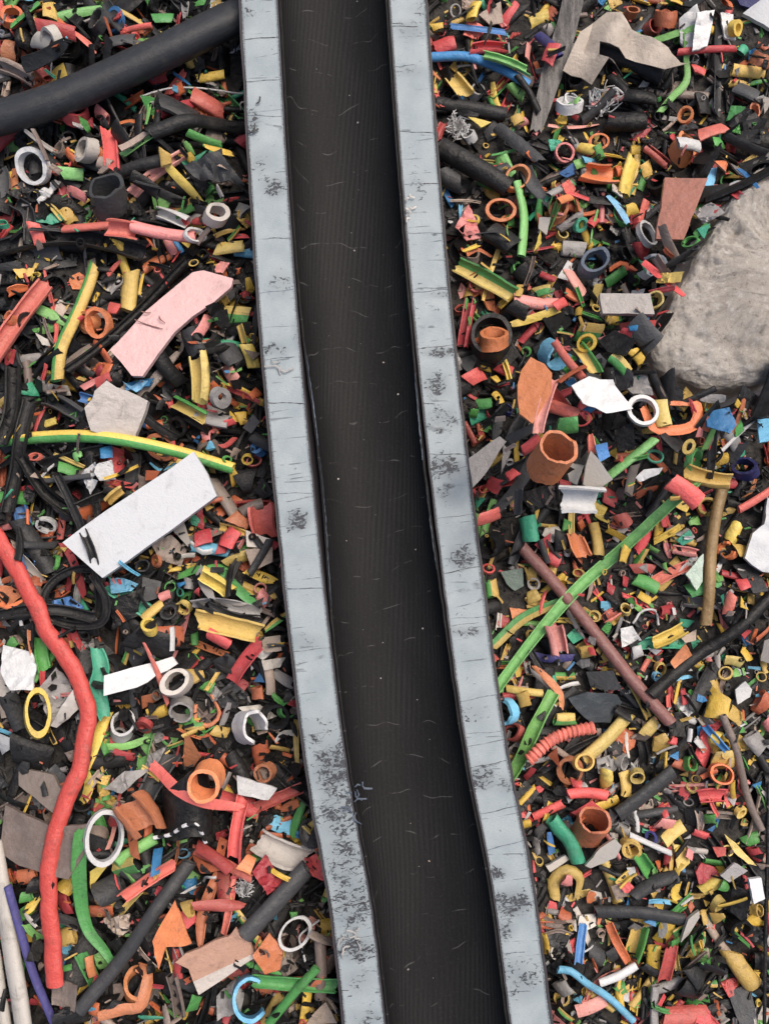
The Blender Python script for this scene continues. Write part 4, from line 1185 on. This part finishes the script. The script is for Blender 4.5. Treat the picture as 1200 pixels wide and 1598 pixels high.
U 530 445 575 400 46 rd
R 615 395 52 dy
S 650 380 690 410 26 lg
W wh 11 640 450 680 400 740 400 755 460
K wh 590 470 640 460 680 520 600 550 cr=.6
^T 640 575 685 560 46 wh
K wh 700 550 760 560 740 580
^U 722 530 862 475 52 ye a=4 | bright yellow split tube right of the maroon rod / yellow tube by the rod
K bg 835 510 910 475 900 520 850 530
K te 830 430 900 440 870 470 830 460
T 750 400 820 390 42 dr
^K or 795 610 860 535 880 580 810 635
R 755 635 62 dy
R 740 665 44 lb
R 490 420 54 dy
^U 320 460 340 575 84 pk a=4.8 | rose pink crinkled tube left of the maroon rod / rose tube
SP rd 16 250 410 300 410 330 460
K te 375 500 420 460 440 510 400 535
S 380 400 450 520 22 ow
T 430 572 482 556 54 dy
T 500 540 550 600 42 dy
SP nv 40 230 580 300 595 400 590
^SP or 36 240 625 300 680 350 740 350 795 | curved orange strip left of the dark slate fan / curved orange strip
^K dg2 370 750 450 725 580 740 605 775 560 860 480 858 420 810 th=3 cr=.3 | dark slate fan shaped plate below the maroon rod / slate fan
K dg 460 650 560 640 590 720 480 720
^C 135 820 105 lb wl=12 az=180 | light blue hook ring touching the half pipe's right side / blue hook ring
R 160 895 84 dr
T 190 730 210 790 46 dy
^T 325 840 415 842 52 yg
K do 330 950 350 1043 300 990
^TP rd 48 215 1005 300 930 380 900 495 878 cr=1 | crinkled coral red twist below the slate fan / crinkled coral twist
^TP dy 54 630 820 540 920 440 1005 | pale yellow tube sloping down to a ring end / sloping yellow tube
^R 443 1015 84 dy wl=10
T 690 905 742 850 50 dy
R 600 1010 64 gy
U 1040 120 1075 50 62 ye
C 1020 160 84 or
T 1060 155 1120 160 42 dy
K wh2 1098 186 1116 130 1128 85 1180 45 1196 -60 1300 -90 1300 265 1165 242 1125 215 cr=.3 th=3 | white sheet at the right edge beside the tan stick / right-hand white sheet
K dg 1080 110 1160 105 1130 135
K dg 1060 210 1150 200 1180 320 1120 330
T 1090 270 1100 310 46 rd
T 1045 330 1035 410 42 rd
T 1125 330 1120 375 36 dy
K te 1000 340 1010 330 1015 380
T 1090 500 1110 470 32 rd
K gy 1170 520 1230 500 1230 620 1150 600
S 1110 630 1210 640 18 lb
S 1140 745 1210 735 22 lb
T 1020 600 1090 612 38 dy
T 1090 550 1120 600 38 ye
T 1055 640 1065 665 32 lg
R 1020 655 64 dy
T 968 680 985 735 48 dy
^T 1005 735 978 835 62 ye
T 1030 800 1090 845 52 dy
^K wh 1060 720 1100 685 1130 720 1120 750 1065 780 | white folded chip near the right edge below the black cable / white folded chip
T 1150 760 1190 790 90 do
T 1180 840 1205 885 42 pk
R 1165 670 44 dy
^SP dg 60 1000 600 940 700 880 810
T 850 720 850 780 32 dr
^TP br 30 1000 820 1040 920 1080 1043 1130 1190 1180 1300 | rough brown twig running down near the right edge / brown twig
K bl 900 870 930 860 940 910 910 910
T 900 920 940 970 28 wh
K rd 930 870 1010 850 960 910 cr=1
R 990 920 60 ye
R 1020 980 54 dy
T 970 1010 1050 1000 62 dy
T 730 950 790 920 52 dy
T 795 925 825 935 36 rd
K bl 790 990 830 970 830 1010
T 880 880 870 930 22 wh
T 1070 920 1100 940 42 dy
T 690 760 780 740 50 bk
T 1120 900 1170 960 80 gy
T 540 960 600 980 60 bk
@H 780 1200 .35
R 315 5 145 do wl=14
T 320 60 360 70 36 rd
T 470 0 480 80 62 ye
T 550 10 560 120 52 dy
R 612 30 74 dy
^TP dg 66 770 10 660 100 525 205 | dark grey sheath sloping below the pale yellow tube / sloping dark sheath
^T 298 112 482 120 46 rd | plump coral tube lying level right of half pipe / level coral tube
SP bk 28 200 110 212 200 175 290 110 312
U 150 220 280 150 46 rd
T 100 250 135 240 46 ye
K rd 320 200 410 140 470 190 340 210
^R 405 260 140 do wl=12 h=.9 tl=45 az=80 | big brick orange cup beside the teal spout / brick orange cup
^TP te 62 225 215 260 265 310 320 355 425 | teal green spout shaped tube / teal spout
SP bl 40 210 270 225 330 240 390
^K ow 200 430 290 380 310 400 220 460 th=3
^K ow 385 440 440 350 500 300 530 330 510 390 410 450 th=3 | cream shell shaped chip right of the teal spout / cream shell chip
^SP dy 56 250 590 238 500 300 445 362 485 350 585 | thick mustard piece curled like a horseshoe / mustard horseshoe
^T 280 490 320 500 42 pk
SP pk 22 450 260 490 320 530 400
^R 580 348 84 dy wl=14 | mustard ring above a green tube / mustard ring
^TP wh 24 575 292 680 340 765 378 | lilac white stick above the mustard ring / lilac white stick
^U 620 375 682 465 62 gr a=3 | green flat tube below the mustard ring / green flat tube
R 675 305 54 nv
T 720 320 825 255 46 dy
T 700 240 770 250 52 pk
K bg 610 150 650 120 720 150 690 200 620 200
T 810 130 830 60 36 rd
R 852 85 48 dy wl=9
^U 888 125 1000 127 66 rd a=4 | coral split tube lying left of the brown twig / coral tube by the twig
R 870 45 44 dy
R 985 20 114 or
K wh 1010 125 1050 130 1035 165
R 1070 190 64 dy wl=14
SP rd 15 1070 40 1060 80 1085 120
T 930 200 940 245 42 gr
T 860 280 925 302 36 rd
^K dy 1000 290 1050 330 1140 430 1100 420 1040 370 cr=.4 | pale yellow peel slanting below the brown twig / pale yellow peel
T 1090 330 1150 300 40 gr
T 1120 350 1160 400 52 dr
K rd 950 350 1000 345 1000 380 970 395
T 800 340 820 440 52 dy
K gy 830 340 880 360 850 380
T 740 340 750 430 32 dr
SP ye 28 810 420 790 450 780 500
^K wh 565 440 600 435 605 460 580 500
^K dr 870 460 900 420 960 440 975 480 880 510 th=2 cr=.5 | dark red folded chip left of the grey plastic square / dark red chip
T 910 410 1000 420 28 gr
^K gy 975 470 1040 415 1105 455 1020 505 th=2 | pale grey translucent square right of dark red chip / pale grey square
T 900 545 980 490 62 ye
T 990 540 1010 510 52 gr
^K wh2 1105 490 1170 490 1175 575 1115 590 th=3 | white rounded chip at the lower right edge / rounded white chip
R 1140 630 64 dy
K bk 1030 510 1110 540 1100 700 1030 640 cr=.5
R 970 600 74 dy
T 980 680 960 640 42 dy
T 905 630 915 690 32 dy
SP ye 45 790 500 775 560 800 590
^S 655 583 768 605 22 lb
^TP dg 56 435 650 620 640 810 662 | level dark sheath across the lower right scraps / level dark sheath
TP dg 56 590 565 700 500 790 478
K bg 490 520 570 490 600 550 520 590 cr=.5
K ow 400 540 450 550 460 600 420 590
T 265 640 310 665 46 do
SP br 24 180 650 230 680 290 670
SP br 24 190 690 260 700 330 680
SP br 24 200 740 260 720 320 740
K ow 340 690 350 650 430 650 430 700 370 720 cr=.5
^U 372 700 345 865 40 bl a=3 | blue split tube beside the half pipe's lower right / blue split tube
^K ow 805 775 830 660 880 625 885 660 840 740 th=3 | ivory tooth shaped chip in the lower right / ivory tooth chip
S 725 680 720 760 36 gy
K bl 640 680 700 660 690 700
^SP or 44 485 685 520 770 572 865 | orange flat strip in the lower right corner area / lower orange strip
^U 625 700 600 850 72 yg
T 690 790 680 885 52 ye
^U 752 790 735 955 62 dr a=3 | dark red ribbed tube left of green flakes / ribbed dark red tube
T 760 780 800 760 32 gr
K gr 880 850 930 830 1000 860 980 910 cr=1
^T 1025 815 1140 975 74 dy sl=.8 | fat mustard husk at the lower right / mustard husk
T 1120 840 1170 820 38 rd
^TP lb 30 250 880 310 885 400 960 500 1040 610 1150 | light blue ribbed tie running to the bottom edge / light blue tie
^TP wh 36 440 952 530 922 612 878 | white knobbly stick above the light blue tie / white knobbly stick
T 520 990 560 970 32 gr
SP dr 30 360 1040 430 950 540 900
TP gy 46 690 1150 690 960
T 340 1080 470 1030 42 pk
K pk 240 1090 310 1150 240 1150
T 720 1100 940 1100 62 dr
K rd 850 1150 900 1080 945 1090 940 1150
K dg 1020 1000 1120 960 1140 1150 1060 1150
K dr 980 950 1060 930 1060 1000 1010 1010 cr=1
^TP bk 16 1196 60 1188 500 1182 900 1178 1180 | thin black rod along the lower right edge / thin black rod
T 205 830 210 890 28 wh
K ow 290 800 310 760 320 820
T 400 800 460 850 60 dg
T 560 800 480 840 50 dg
T 800 960 900 990 90 bk
T 850 880 900 950 70 bk
T 260 950 300 1000 60 gy
@P 0 0 1
^TP rt 23 -30 815 -5 845 25 890 50 940 75 990 115 1050 134 1100 134 1145 125 1190 112 1225 97 1275 82 1330 78 1390 82 1450 85 1530 | very long coral red tube snaking down the left side / long red tube
'''
def colours(c):
    if c in ('yg', 'gy5'): return ['gr', 'ye' if c == 'gy5' else 'dy'], -.02
    return [c], None
KIND = {'T': 'sheath_tube', 'U': 'split_tube', 'S': 'plastic_strip', 'R': 'plastic_ring', 'C': 'open_ring', 'K': 'plastic_flake', 'W': 'plastic_thread', 'F': 'thread_tuft'}
CAT = {'T': 'tube', 'U': 'split tube', 'S': 'strip', 'R': 'ring', 'C': 'open ring', 'K': 'flake', 'W': 'thread', 'F': 'tuft'}
NOUN = {'T': 'tube scrap', 'U': 'split tube', 'S': 'strip', 'R': 'ring', 'C': 'open ring', 'K': 'flake', 'W': 'thread', 'F': 'thread tuft'}
GROUP = {'T': 'tube scraps in the pile', 'U': 'split tubes in the pile', 'S': 'plastic strips in the pile', 'R': 'sheath rings in the pile', 'C': 'open rings in the pile', 'K': 'plastic flakes in the pile', 'W': 'threads in the pile', 'F': 'thread tufts in the pile'}

def build(kind, col, pts, width, o):
    """mesh of one piece round its place on the pile; pts in photo px, width in px"""
    W = width * PX; W3 = [at(x, y) for x, y in pts]
    keys, stripe = colours(col)
    th = float(o.get('th', 0)) * .001
    if kind in 'TUS':
        Lp = sum(math.dist(pts[i], pts[i + 1]) for i in range(len(pts) - 1))
        n = int(min(60, max(6, Lp / 9))); P = spline(W3, n)
        if len(pts) == 2:
            nrm = np.array([-(P[-1] - P[0])[1], (P[-1] - P[0])[0], 0]); u = np.linspace(-1, 1, n)
            P = P + nrm * (rng.uniform(-.05, .05) * (1 - u ** 2))[:, None] + np.outer(1 - u ** 2, [0, 0, rng.uniform(-.05, .09) * Lp * PX])
        cr = float(o.get('cr', 0)); big = Lp > 4 * width
        big_ = Lp > 4 * width
        if kind == 'T':
            sl = float(o.get('sl', rng.uniform(-.55, .55)))
            ov = rng.uniform(.5, 1.0) if width < 70 and not big_ else .95
            wid = W * np.ones(n)
            if cr: wid = W * (1 + .22 * np.sin(np.arange(n) * 2.1) * cr); P = spline(W3, 46); n = 46; wid = W * (1 + .2 * np.sin(np.arange(n) * 2.2))
            if col == 'rt':
                n = 90; P = spline(W3, n); Tn = np.gradient(P, axis=0); Tn /= np.linalg.norm(Tn, axis=1)[:, None]
                P = P + np.c_[-Tn[:, 1], Tn[:, 0], Tn[:, 2]] * np.convolve(nrs.normal(0, .0005, n), np.ones(5) / 2.4, 'same')[:, None]
                wid = W * (1 + np.convolve(nrs.normal(0, .035, n), np.ones(4) / 2, 'same')); ov = .78
            wall = max(.0007, min(.0022, W * .12))
            if width > 60 and big: wall = W * .2
            return shell(P, wid, 2 * math.pi, wall, oval=ov, slant=(sl, -sl * rng.uniform(-.6, 1)), nt_=14 if W < .02 else 22, stripe=stripe, roll=rng.uniform(-.25, .25), rough=.045 if not big else .025, ragged=W * .05, pinch=rng.choice([0, 0, .25, .45]) if not big else .1)
        if kind == 'U':
            arc = float(o.get('a', rng.uniform(3.4, 5.2))); r0 = pi + rng.uniform(-.55, .55)
            if rng.random() < .25 and 'a' not in o: r0 = rng.uniform(-.4, .4)
            if big: r0 = pi + rng.uniform(-.3, .3)
            sl = rng.uniform(-.5, .5)
            return shell(P, W, arc, max(.0007, min(.002, W * .1)), roll=r0, slant=(sl, rng.uniform(-.5, .5)), stripe=stripe, rough=.06, ragged=W * .08, twist=rng.uniform(-1, 1) * (.4 if 'a' in o else .9), oval=rng.uniform(.75, 1))
        arc = rng.uniform(.3, 2.4); r0 = rng.choice([0, pi]) + rng.uniform(-.35, .35)
        u = np.linspace(0, 1, n); wid = W * (1 - .6 * rng.random() * u ** 3) * (1 - .5 * rng.random() * (1 - u) ** 3)
        if th: arc, r0 = .25, 0
        return shell(P, wid, arc, th or max(.0006, min(.0014, W * .09)), roll=r0, twist=rng.uniform(-1.1, 1.1) if not o.get('tw') else 0, slant=(rng.uniform(-.8, .8), rng.uniform(-.8, .8)), stripe=stripe, rough=.07, ragged=W * .07)
    c0 = W3[0]
    if kind in 'RC':
        d = W; wl = float(o.get('wl', 0)) * o['sc'] * PX or d * rng.uniform(.09, .15)
        V, F, M = ring(d, wl, d * float(o.get('h', rng.uniform(.25, .75))), arc=2 * pi if kind == 'R' else 4.7, stretch=float(o.get('st', 1.)),
                       tilt=float(o.get('tl', rng.uniform(12, 46))), az=float(o.get('az', rng.uniform(0, 360))), spin=0 if kind == 'R' else rng.uniform(0, 6.28))
        return V + c0, F, M
    if kind == 'K':
        poly = np.array([p[:2] for p in W3]); sz = np.ptp(poly, axis=0).max()
        tt = th or rng.uniform(.0008, .0016); cr = float(o.get('cr', 0))
        V, F, M = plate(poly, tt, cr, curl=None if not th else rng.uniform(-.12, .05))
        V[:, 2] += ZS; return V, F, M
    if kind == 'W':
        P = spline(W3, 26); P[:, 2] += wob(26, .0012)
        return shell(P, W, 2 * pi, W * .3, nt_=7, rough=.03)
    if kind == 'F':
        parts = []; Rf = W / 2
        for k in range(70):
            a = rng.uniform(0, 6.28); e = rng.uniform(.5, 1.1); b = a + rng.uniform(-.9, .9)
            q0 = c0 + np.array([math.cos(a), math.sin(a), 0]) * Rf * rng.uniform(0, .3)
            q1 = q0 + np.array([math.cos(a) * Rf * .5 * e, math.sin(a) * Rf * .5 * e, rng.uniform(.001, .008)])
            q2 = c0 + np.array([math.cos(b) * Rf * e, math.sin(b) * Rf * e, rng.uniform(0, .006)])
            parts.append(shell(spline([q0, q1, q2], 8), W * rng.uniform(.02, .06), 2.5, .0002, nt_=4, rough=.15, twist=rng.uniform(-2, 2)))
        return join(parts)

def parse():
    out = []; ox = oy = 0; sc = 1
    for line in SPEC.strip().splitlines():
        line = line.strip()
        if not line: continue
        if line[0] == '@':
            q = line.split(); ox, oy, sc = float(q[1]), float(q[2]), float(q[3]); continue
        label = short = None
        if '|' in line:
            line, txt = line.split('|'); label, _, short = (s.strip() for s in txt.partition('/'))
        lay = 1
        if line[0] == '^': lay, line = 2, line[1:]
        if line[0] == '_': lay, line = 1.5, line[1:]
        if label and lay == 1 and line.split()[0] in ('K', 'R', 'TP'): lay = 2
        q = line.split(); o = {'sc': sc}; nums = []
        k, col = q[0], None
        for s in q[1:]:
            if '=' in s: a, v = s.split('='); o[a] = v
            elif s[0].isalpha(): col = s
            else: nums.append(float(s))
        P = lambda a: [(ox + a[i] * sc, oy + a[i + 1] * sc) for i in range(0, len(a) - 1, 2)]
        if k in ('T', 'U', 'S'): pts, wd = P(nums[:4]), nums[4] * sc
        elif k in ('TP', 'UP', 'SP', 'W'): wd, pts, k = nums[0] * sc, P(nums[1:]), k[0]
        elif k in ('R', 'C', 'F'): pts, wd = P(nums[:2]), nums[2] * sc
        else: pts, wd = P(nums), 0
        if lay == 1: wd *= .9
        out.append(dict(kind=k, col=col, pts=pts, w=wd, o=o, label=label, short=short, lay=lay))
    return out
def drape(d):
    """let a long piece follow the pile under it"""
    pts = d['pts']; L = sum(math.dist(pts[i], pts[i + 1]) for i in range(len(pts) - 1))
    return len(pts) > 3 and L > 6 * d['w'] and d['col'] not in ('cb', 'ow', 'wd', 'br2', 'nv')
def place(d, sink, tilt):
    V, F, M = build(d['kind'], d['col'], d['pts'], d['w'], d['o'])
    if d['kind'] in 'TUSRC' and len(shell.co) == len(V): d['co'] = shell.co
    if drape(d) and d['kind'] in 'TUSW':
        P = spline([at(x, y) for x, y in d['pts']], 80); r = max(2, int(d['w'] / 4))
        hs = []
        for q in P:
            ix, iy = int((q[0] - X0) / CELL), int((q[1] - Y0) / CELL); w_ = H[max(0, iy - r):iy + r + 1, max(0, ix - r):ix + r + 1]
            hs.append(np.quantile(w_, .85) if w_.size else np.nan)
        hs = np.array(hs); ok = ~np.isnan(hs); hs = np.interp(np.arange(80), np.arange(80)[ok], hs[ok])
        k = 22; ker = np.hanning(2 * k + 1); ker /= ker.sum(); pad = np.pad(hs, k, mode='edge'); sm = np.convolve(pad, ker, 'valid')
        for _ in range(3): sm = np.convolve(np.pad(np.maximum(sm, hs - .002), k, mode='edge'), ker, 'valid')
        near = np.argmin(((V[:, None, :2] - P[None, :, :2]) ** 2).sum(2), 1)
        zz = np.interp(near, np.arange(80), sm); V = V.copy(); V[:, 2] += zz
        tilt = 0
    V2 = rest(V, F, float(d['o'].get('sk', sink)), tilt)
    # keep the piece on its line of sight now that its height is known
    zc = V2[:, 2].mean(); cpx = to_px(np.array([V[:, 0].mean(), V[:, 1].mean(), ZS])); q = at(cpx[0], cpx[1], zc)
    V2[:, 0] += q[0] - V[:, 0].mean(); V2[:, 1] += q[1] - V[:, 1].mean()
    d.update(V=V2, F=F, M=M); PIECES.append(d); stamp(V2, F, len(PIECES) - 1)

LEFT = [('bk', 62), ('dg', 16), ('rd', 5), ('dr', 4), ('pk', 2), ('or', 4), ('do', 5), ('ye', 3), ('dy', 6), ('gr', 4), ('lg', 2), ('yg', 2), ('bg', 4), ('gy', 5), ('br', 6), ('ow', 2), ('wh', 1), ('bl', 1), ('lb', 1), ('te', 1)]
RIGHT = [('bk', 46), ('dg', 14), ('rd', 8), ('dr', 6), ('pk', 4), ('or', 3), ('do', 4), ('ye', 6), ('dy', 10), ('gr', 5), ('lg', 3), ('yg', 3), ('bg', 3), ('gy', 4), ('br', 4), ('ow', 2), ('wh', 2), ('bl', 2), ('lb', 1), ('te', 2)]
LOWER = RIGHT + [('ow', 5), ('gy', 5), ('wh', 4), ('bg', 4), ('dy', 4), ('ye', 3)]
def pick(x, y=0): return rng.choices(*zip(*(LEFT if x < 560 else RIGHT if y < 820 else LOWER)))[0]
def spot(lo=-45, hi=1245):
    while True:
        x, y = rng.uniform(lo, hi), rng.uniform(-45, 1645); q = at(x, y)
        if axis_dist(q[0], q[1]) > .047 and not in_rock(x, y): return x, y
def random_piece(x, y, s, kinds=('T', 'U', 'R', 'S', 'K')):
    k = rng.choices(kinds, (23, 21, 11, 23, 22)[:len(kinds)])[0]; c = pick(x, y); a = rng.uniform(0, 6.28)
    if c in ('bk', 'dg', 'br') : s *= 1.25
    if k in 'TUS':
        L = s * rng.uniform(1.0, 3.2); wd = s * rng.uniform(.35, .75) * (.7 if k == 'S' else 1)
        pts = [(x - math.cos(a) * L / 2, y - math.sin(a) * L / 2), (x + math.cos(a) * L / 2, y + math.sin(a) * L / 2)]
    elif k == 'R': pts, wd = [(x, y)], s * rng.uniform(.7, 1.25)
    else:
        n = rng.randint(3, 5); pts = [(x + math.cos(a + 6.283 * i / n + rng.uniform(-.3, .3)) * s * rng.uniform(.4, .95), y - math.sin(a + 6.283 * i / n) * s * rng.uniform(.4, .95)) for i in range(n)]; wd = 0
    return dict(kind=k, col=c, pts=pts, w=wd, o={'sc': 1., 'cr': rng.choice([0, .5, .8, 1.3])} if k == 'K' else {'sc': 1.}, label=None, short=None, lay=-1)

spec = parse()
# boulder takes its room first
Hs = H.copy(); stamp(ROCK[0], ROCK[1], -2)
# 1 bottom litter, 2 loose pieces, 3 traced pieces
for i in range(5200):
    x, y = spot(); s = rng.choice([8, 10, 12, 14, 17, 21, 27]) * (1.3 if x < 560 else 1.0)
    d = random_piece(x, y, s); place(d, .85 if d['kind'] in 'KS' else .72, .9)
for d in sorted(spec, key=lambda d: d['lay']):
    if in_rock(sum(p[0] for p in d['pts']) / len(d['pts']), sum(p[1] for p in d['pts']) / len(d['pts'])): continue
    place(d, .999 if d['kind'] == 'K' and d['label'] else .97 if d['kind'] in 'KW' else .88 if d['lay'] == 2 else .78, .35 if d['lay'] == 2 else .6)
# small bits that fell in last, kept off the big clear pieces
big = {i for i, d in enumerate(PIECES) if d['label']}
for i in range(1100):
    x, y = spot(0, 1200); q = at(x, y); iy, ix = int((q[1] - Y0) / CELL), int((q[0] - X0) / CELL)
    if ID[iy, ix] in big or ID[iy, ix] == -2: continue
    place(random_piece(x, y, rng.choice([6, 7, 9, 11, 13, 16])), .7, 1.)

# ------------------------------------------------------------------ what shows, what is a thing of its own, what is litter
inframe = np.zeros_like(ID, bool); ppx, ppy = to_px(np.c_[gx.ravel(), gy.ravel(), np.full(gx.size, ZS)])
inframe = ((ppx > 0) & (ppx < 1200) & (ppy > 0) & (ppy < 1598)).reshape(ID.shape)
axm = np.zeros_like(inframe)
for k in range(0, nA, 3): axm |= (gx - AXs[k, 0]) ** 2 + (gy - AXs[k, 1]) ** 2 < .0535 ** 2
idv = ID[inframe & ~axm]; cnt = np.bincount(idv[idv >= 0], minlength=len(PIECES))
own, litter = [], []
byk = {}
for i, d in enumerate(PIECES):
    d['vis'] = int(cnt[i])
    if d['label']: own.append(i)
    elif d['vis'] >= (14 if d['lay'] < 0 else 8): byk.setdefault(d['kind'], []).append(i)
    else: litter.append(i)
for k, L_ in byk.items():
    L_.sort(key=lambda i: -PIECES[i]['vis']); have = sum(1 for i in own if PIECES[i]['kind'] == k)
    own += L_[:290 - have]; litter += L_[290 - have:]
own.sort()
# tiny litter: shards and crumbs nobody could count
crumbs = []
def blur(A, k):
    P = np.pad(A, k, mode='edge'); c = np.cumsum(np.cumsum(P, 0), 1); c = np.pad(c, ((1, 0), (1, 0))); w_ = 2 * k + 1
    return (c[w_:, w_:] - c[:-w_, w_:] - c[w_:, :-w_] + c[:-w_, :-w_]) / w_ ** 2
LOW = H < blur(H, 9) - .0004
for i in range(8000):
    x, y = spot(-60, 1260); q = at(x, y); iy, ix = int((q[1] - Y0) / CELL), int((q[0] - X0) / CELL)
    if not (0 <= iy < NY and 0 <= ix < NX): continue
    if ID[iy, ix] in big or ID[iy, ix] == -2 or not LOW[iy, ix]: continue
    s = rng.uniform(3, 10) * PX; a = rng.uniform(0, 6.28); e = rng.uniform(-.6, .6)
    ca, sa = math.cos(a), math.sin(a); l, b_, h = s * rng.uniform(.8, 2.2), s * rng.uniform(.3, .7), s * rng.uniform(.12, .4)
    B = np.array([(-l, -b_, 0), (l, -b_ * rng.uniform(.3, 1), 0), (l * rng.uniform(.7, 1), b_, 0), (-l, b_ * rng.uniform(.2, 1), 0)]) * .5
    B = np.vstack([B, B * rng.uniform(.8, 1) + [0, 0, h]]); B[:, 2] += B[:, 0] * e
    z = H[iy, ix]; V = np.c_[B[:, 0] * ca - B[:, 1] * sa + q[0], B[:, 0] * sa + B[:, 1] * ca + q[1], B[:, 2] + z - h * .3]
    crumbs.append((V, [(3, 2, 1, 0), (4, 5, 6, 7), (0, 1, 5, 4), (1, 2, 6, 5), (2, 3, 7, 6), (3, 0, 4, 7)], pick(x, y) if rng.random() < .75 else 'bk'))

for i in range(40):
    k = rng.randrange(nA); u = rng.gauss(0, .011)
    if abs(u) > .024: continue
    s = rng.choice([.0004, .0005, .0007, .0011]); q = AXs[k] + SD[k] * u; z = q[2] - KZ * math.sqrt(.0309 ** 2 - u * u) - .0001
    B = np.array([(-1, -1, 0), (1, -.7, 0), (.8, 1, 0), (-1, .6, 0), (-.8, -.8, 1), (.8, -.6, .8), (.6, .8, 1), (-.7, .5, .7)]) * s * .5
    a = rng.uniform(0, 6.28); B = np.c_[B[:, 0] * math.cos(a) - B[:, 1] * math.sin(a), B[:, 0] * math.sin(a) + B[:, 1] * math.cos(a), B[:, 2]]
    crumbs.append((B + [q[0], q[1], z], [(3, 2, 1, 0), (4, 5, 6, 7), (0, 1, 5, 4), (1, 2, 6, 5), (2, 3, 7, 6), (3, 0, 4, 7)], rng.choice(['wh', 'ow', 'gy', 'gy', 'dg', 'bg'])))
allk = sorted(COL); LV, LF, LM = [], [], []; o_ = 0
for i in litter:
    d = PIECES[i]; keys, _ = colours(d['col']); LV.append(d['V']); LF += [tuple(j + o_ for j in f) for f in d['F']]; LM += [allk.index(keys[min(m, len(keys) - 1)]) for m in d['M']]; o_ += len(d['V'])
for V, F, c in crumbs:
    LV.append(V); LF += [tuple(j + o_ for j in f) for f in F]; LM += [allk.index(colours(c)[0][0])] * 6; o_ += 8
lit = link('scrap_litter', np.vstack(LV), LF, LM, allk); lit['kind'] = 'stuff'; lit['label'] = 'fine litter of plastic crumbs and shards between the scraps'; lit['category'] = 'litter'

# ------------------------------------------------------------------ labels
for i in own:
    d = PIECES[i]; c = to_px(d['V'].mean(0)); d['c'] = (float(c[0]), float(c[1])); a, b = to_px(d['V']); d['size'] = float(max(np.ptp(a), np.ptp(b)))
marks = [(PIECES[i]['short'], PIECES[i]['c'], PIECES[i]['size']) for i in own if PIECES[i]['label'] and PIECES[i]['short']] + [('boulder', (1130, 470), 240)]
def side(c, m):
    dx, dy = c[0] - m[0], c[1] - m[1]
    h = 'right of' if dx > 0 else 'left of'; v = 'below' if dy > 0 else 'above'
    if abs(dx) > 2.2 * abs(dy): return 'just ' + h
    if abs(dy) > 2.2 * abs(dx): return 'just ' + v
    return v + ' and ' + h
used = {}
ORD = ['', 'second nearest ', 'third nearest ', 'fourth nearest ', 'fifth nearest ', 'sixth nearest ']
for i in own:
    if PIECES[i]['label']: used[PIECES[i]['label']] = i
for i in sorted(own, key=lambda i: -PIECES[i]['vis']):
    d = PIECES[i]
    if d['label']: continue
    sz = 'tiny ' if d['size'] < 24 else 'small ' if d['size'] < 42 else 'long ' if d['size'] > 95 and d['kind'] in 'TUS' else 'big ' if d['size'] > 75 else ''
    nm = NAME.get(d['col'], 'plastic'); cand = []
    near = sorted(marks, key=lambda m: math.dist(m[1], d['c']) - m[2] * .25)[:4]
    for m in near: cand.append(f"{sz}{nm} {NOUN[d['kind']]} {side(d['c'], m[1])} the {m[0]}")
    for a in range(3):
        for b in range(a + 1, 4): cand.append(f"{sz}{nm} {NOUN[d['kind']]} between the {near[a][0]} and the {near[b][0]}")
    for w2 in ORD[1:]:
        for m in near[:2]: cand.append(f"{w2}{nm} {NOUN[d['kind']]} {side(d['c'], m[1])} the {m[0]}")
    for l in cand:
        if l not in used and len(l.split()) <= 16: break
    d['label'] = l; used[l] = i

# ------------------------------------------------------------------ the scrap objects
for i in own:
    d = PIECES[i]; keys, _ = colours(d['col']); k = d['kind']; name = KIND[k]
    sh = d['short'] or ''
    for cut in (' by ', ' over ', ' below ', ' on '): sh = sh.split(cut)[0]
    last = sh.split()[-1] if sh else ''
    name = {'cable': 'black_cable', 'loop': 'black_cable', 'slab': 'flat_slab', 'card': 'flat_card', 'plate': 'flat_plate', 'rod': 'straight_rod', 'stick': 'thin_stick', 'twig': 'twig',
            'sheet': 'flat_sheet', 'slat': 'wooden_slat', 'paper': 'crumpled_paper', 'cup': 'plastic_cup'}.get(last, name)
    o = link(name, d['V'], d['F'], d['M'], keys, attr={'len_co': d['co']} if 'co' in d else None)
    o['kind'] = 'thing'; o['label'] = d['label']; o['category'] = CAT[k] if name == KIND[k] else name.split('_')[-1]
    if name == KIND[k]: o['group'] = GROUP[k]
for i in own:
    d = PIECES[i]
    if d['short'] != 'pink slab': continue
    po = next(o for o in S.objects if o.get('label') == d['label']); loc = np.array(po.location)
    for line_ in ([(600, 280), (640, 298), (690, 318), (735, 334)], [(628, 242), (655, 250), (672, 246)], [(712, 268), (724, 290), (745, 306)]):
        P = []
        for x, y in line_:
            q = at(x * .35, 400 + y * .35, d['V'][:, 2].mean()); k = np.argsort(((d['V'][:, :2] - q[:2]) ** 2).sum(1))[:6]
            P.append([q[0], q[1], d['V'][k, 2].max() + .0002])
        V, F, M = shell(spline(P, 14), .0006 * (1 - np.linspace(-.8, .8, 14) ** 2) + .0002, .2, .0002, nt_=2, rough=.1)
        link('crack', V - loc, F, M, ['br2'], parent=po)
print('pile height', np.quantile(H[inframe & ~axm], [.1, .5, .9]));print('pieces', len(PIECES), 'own', len(own), 'litter', len(litter), {k: sum(1 for i in own if PIECES[i]['kind'] == k) for k in KIND})
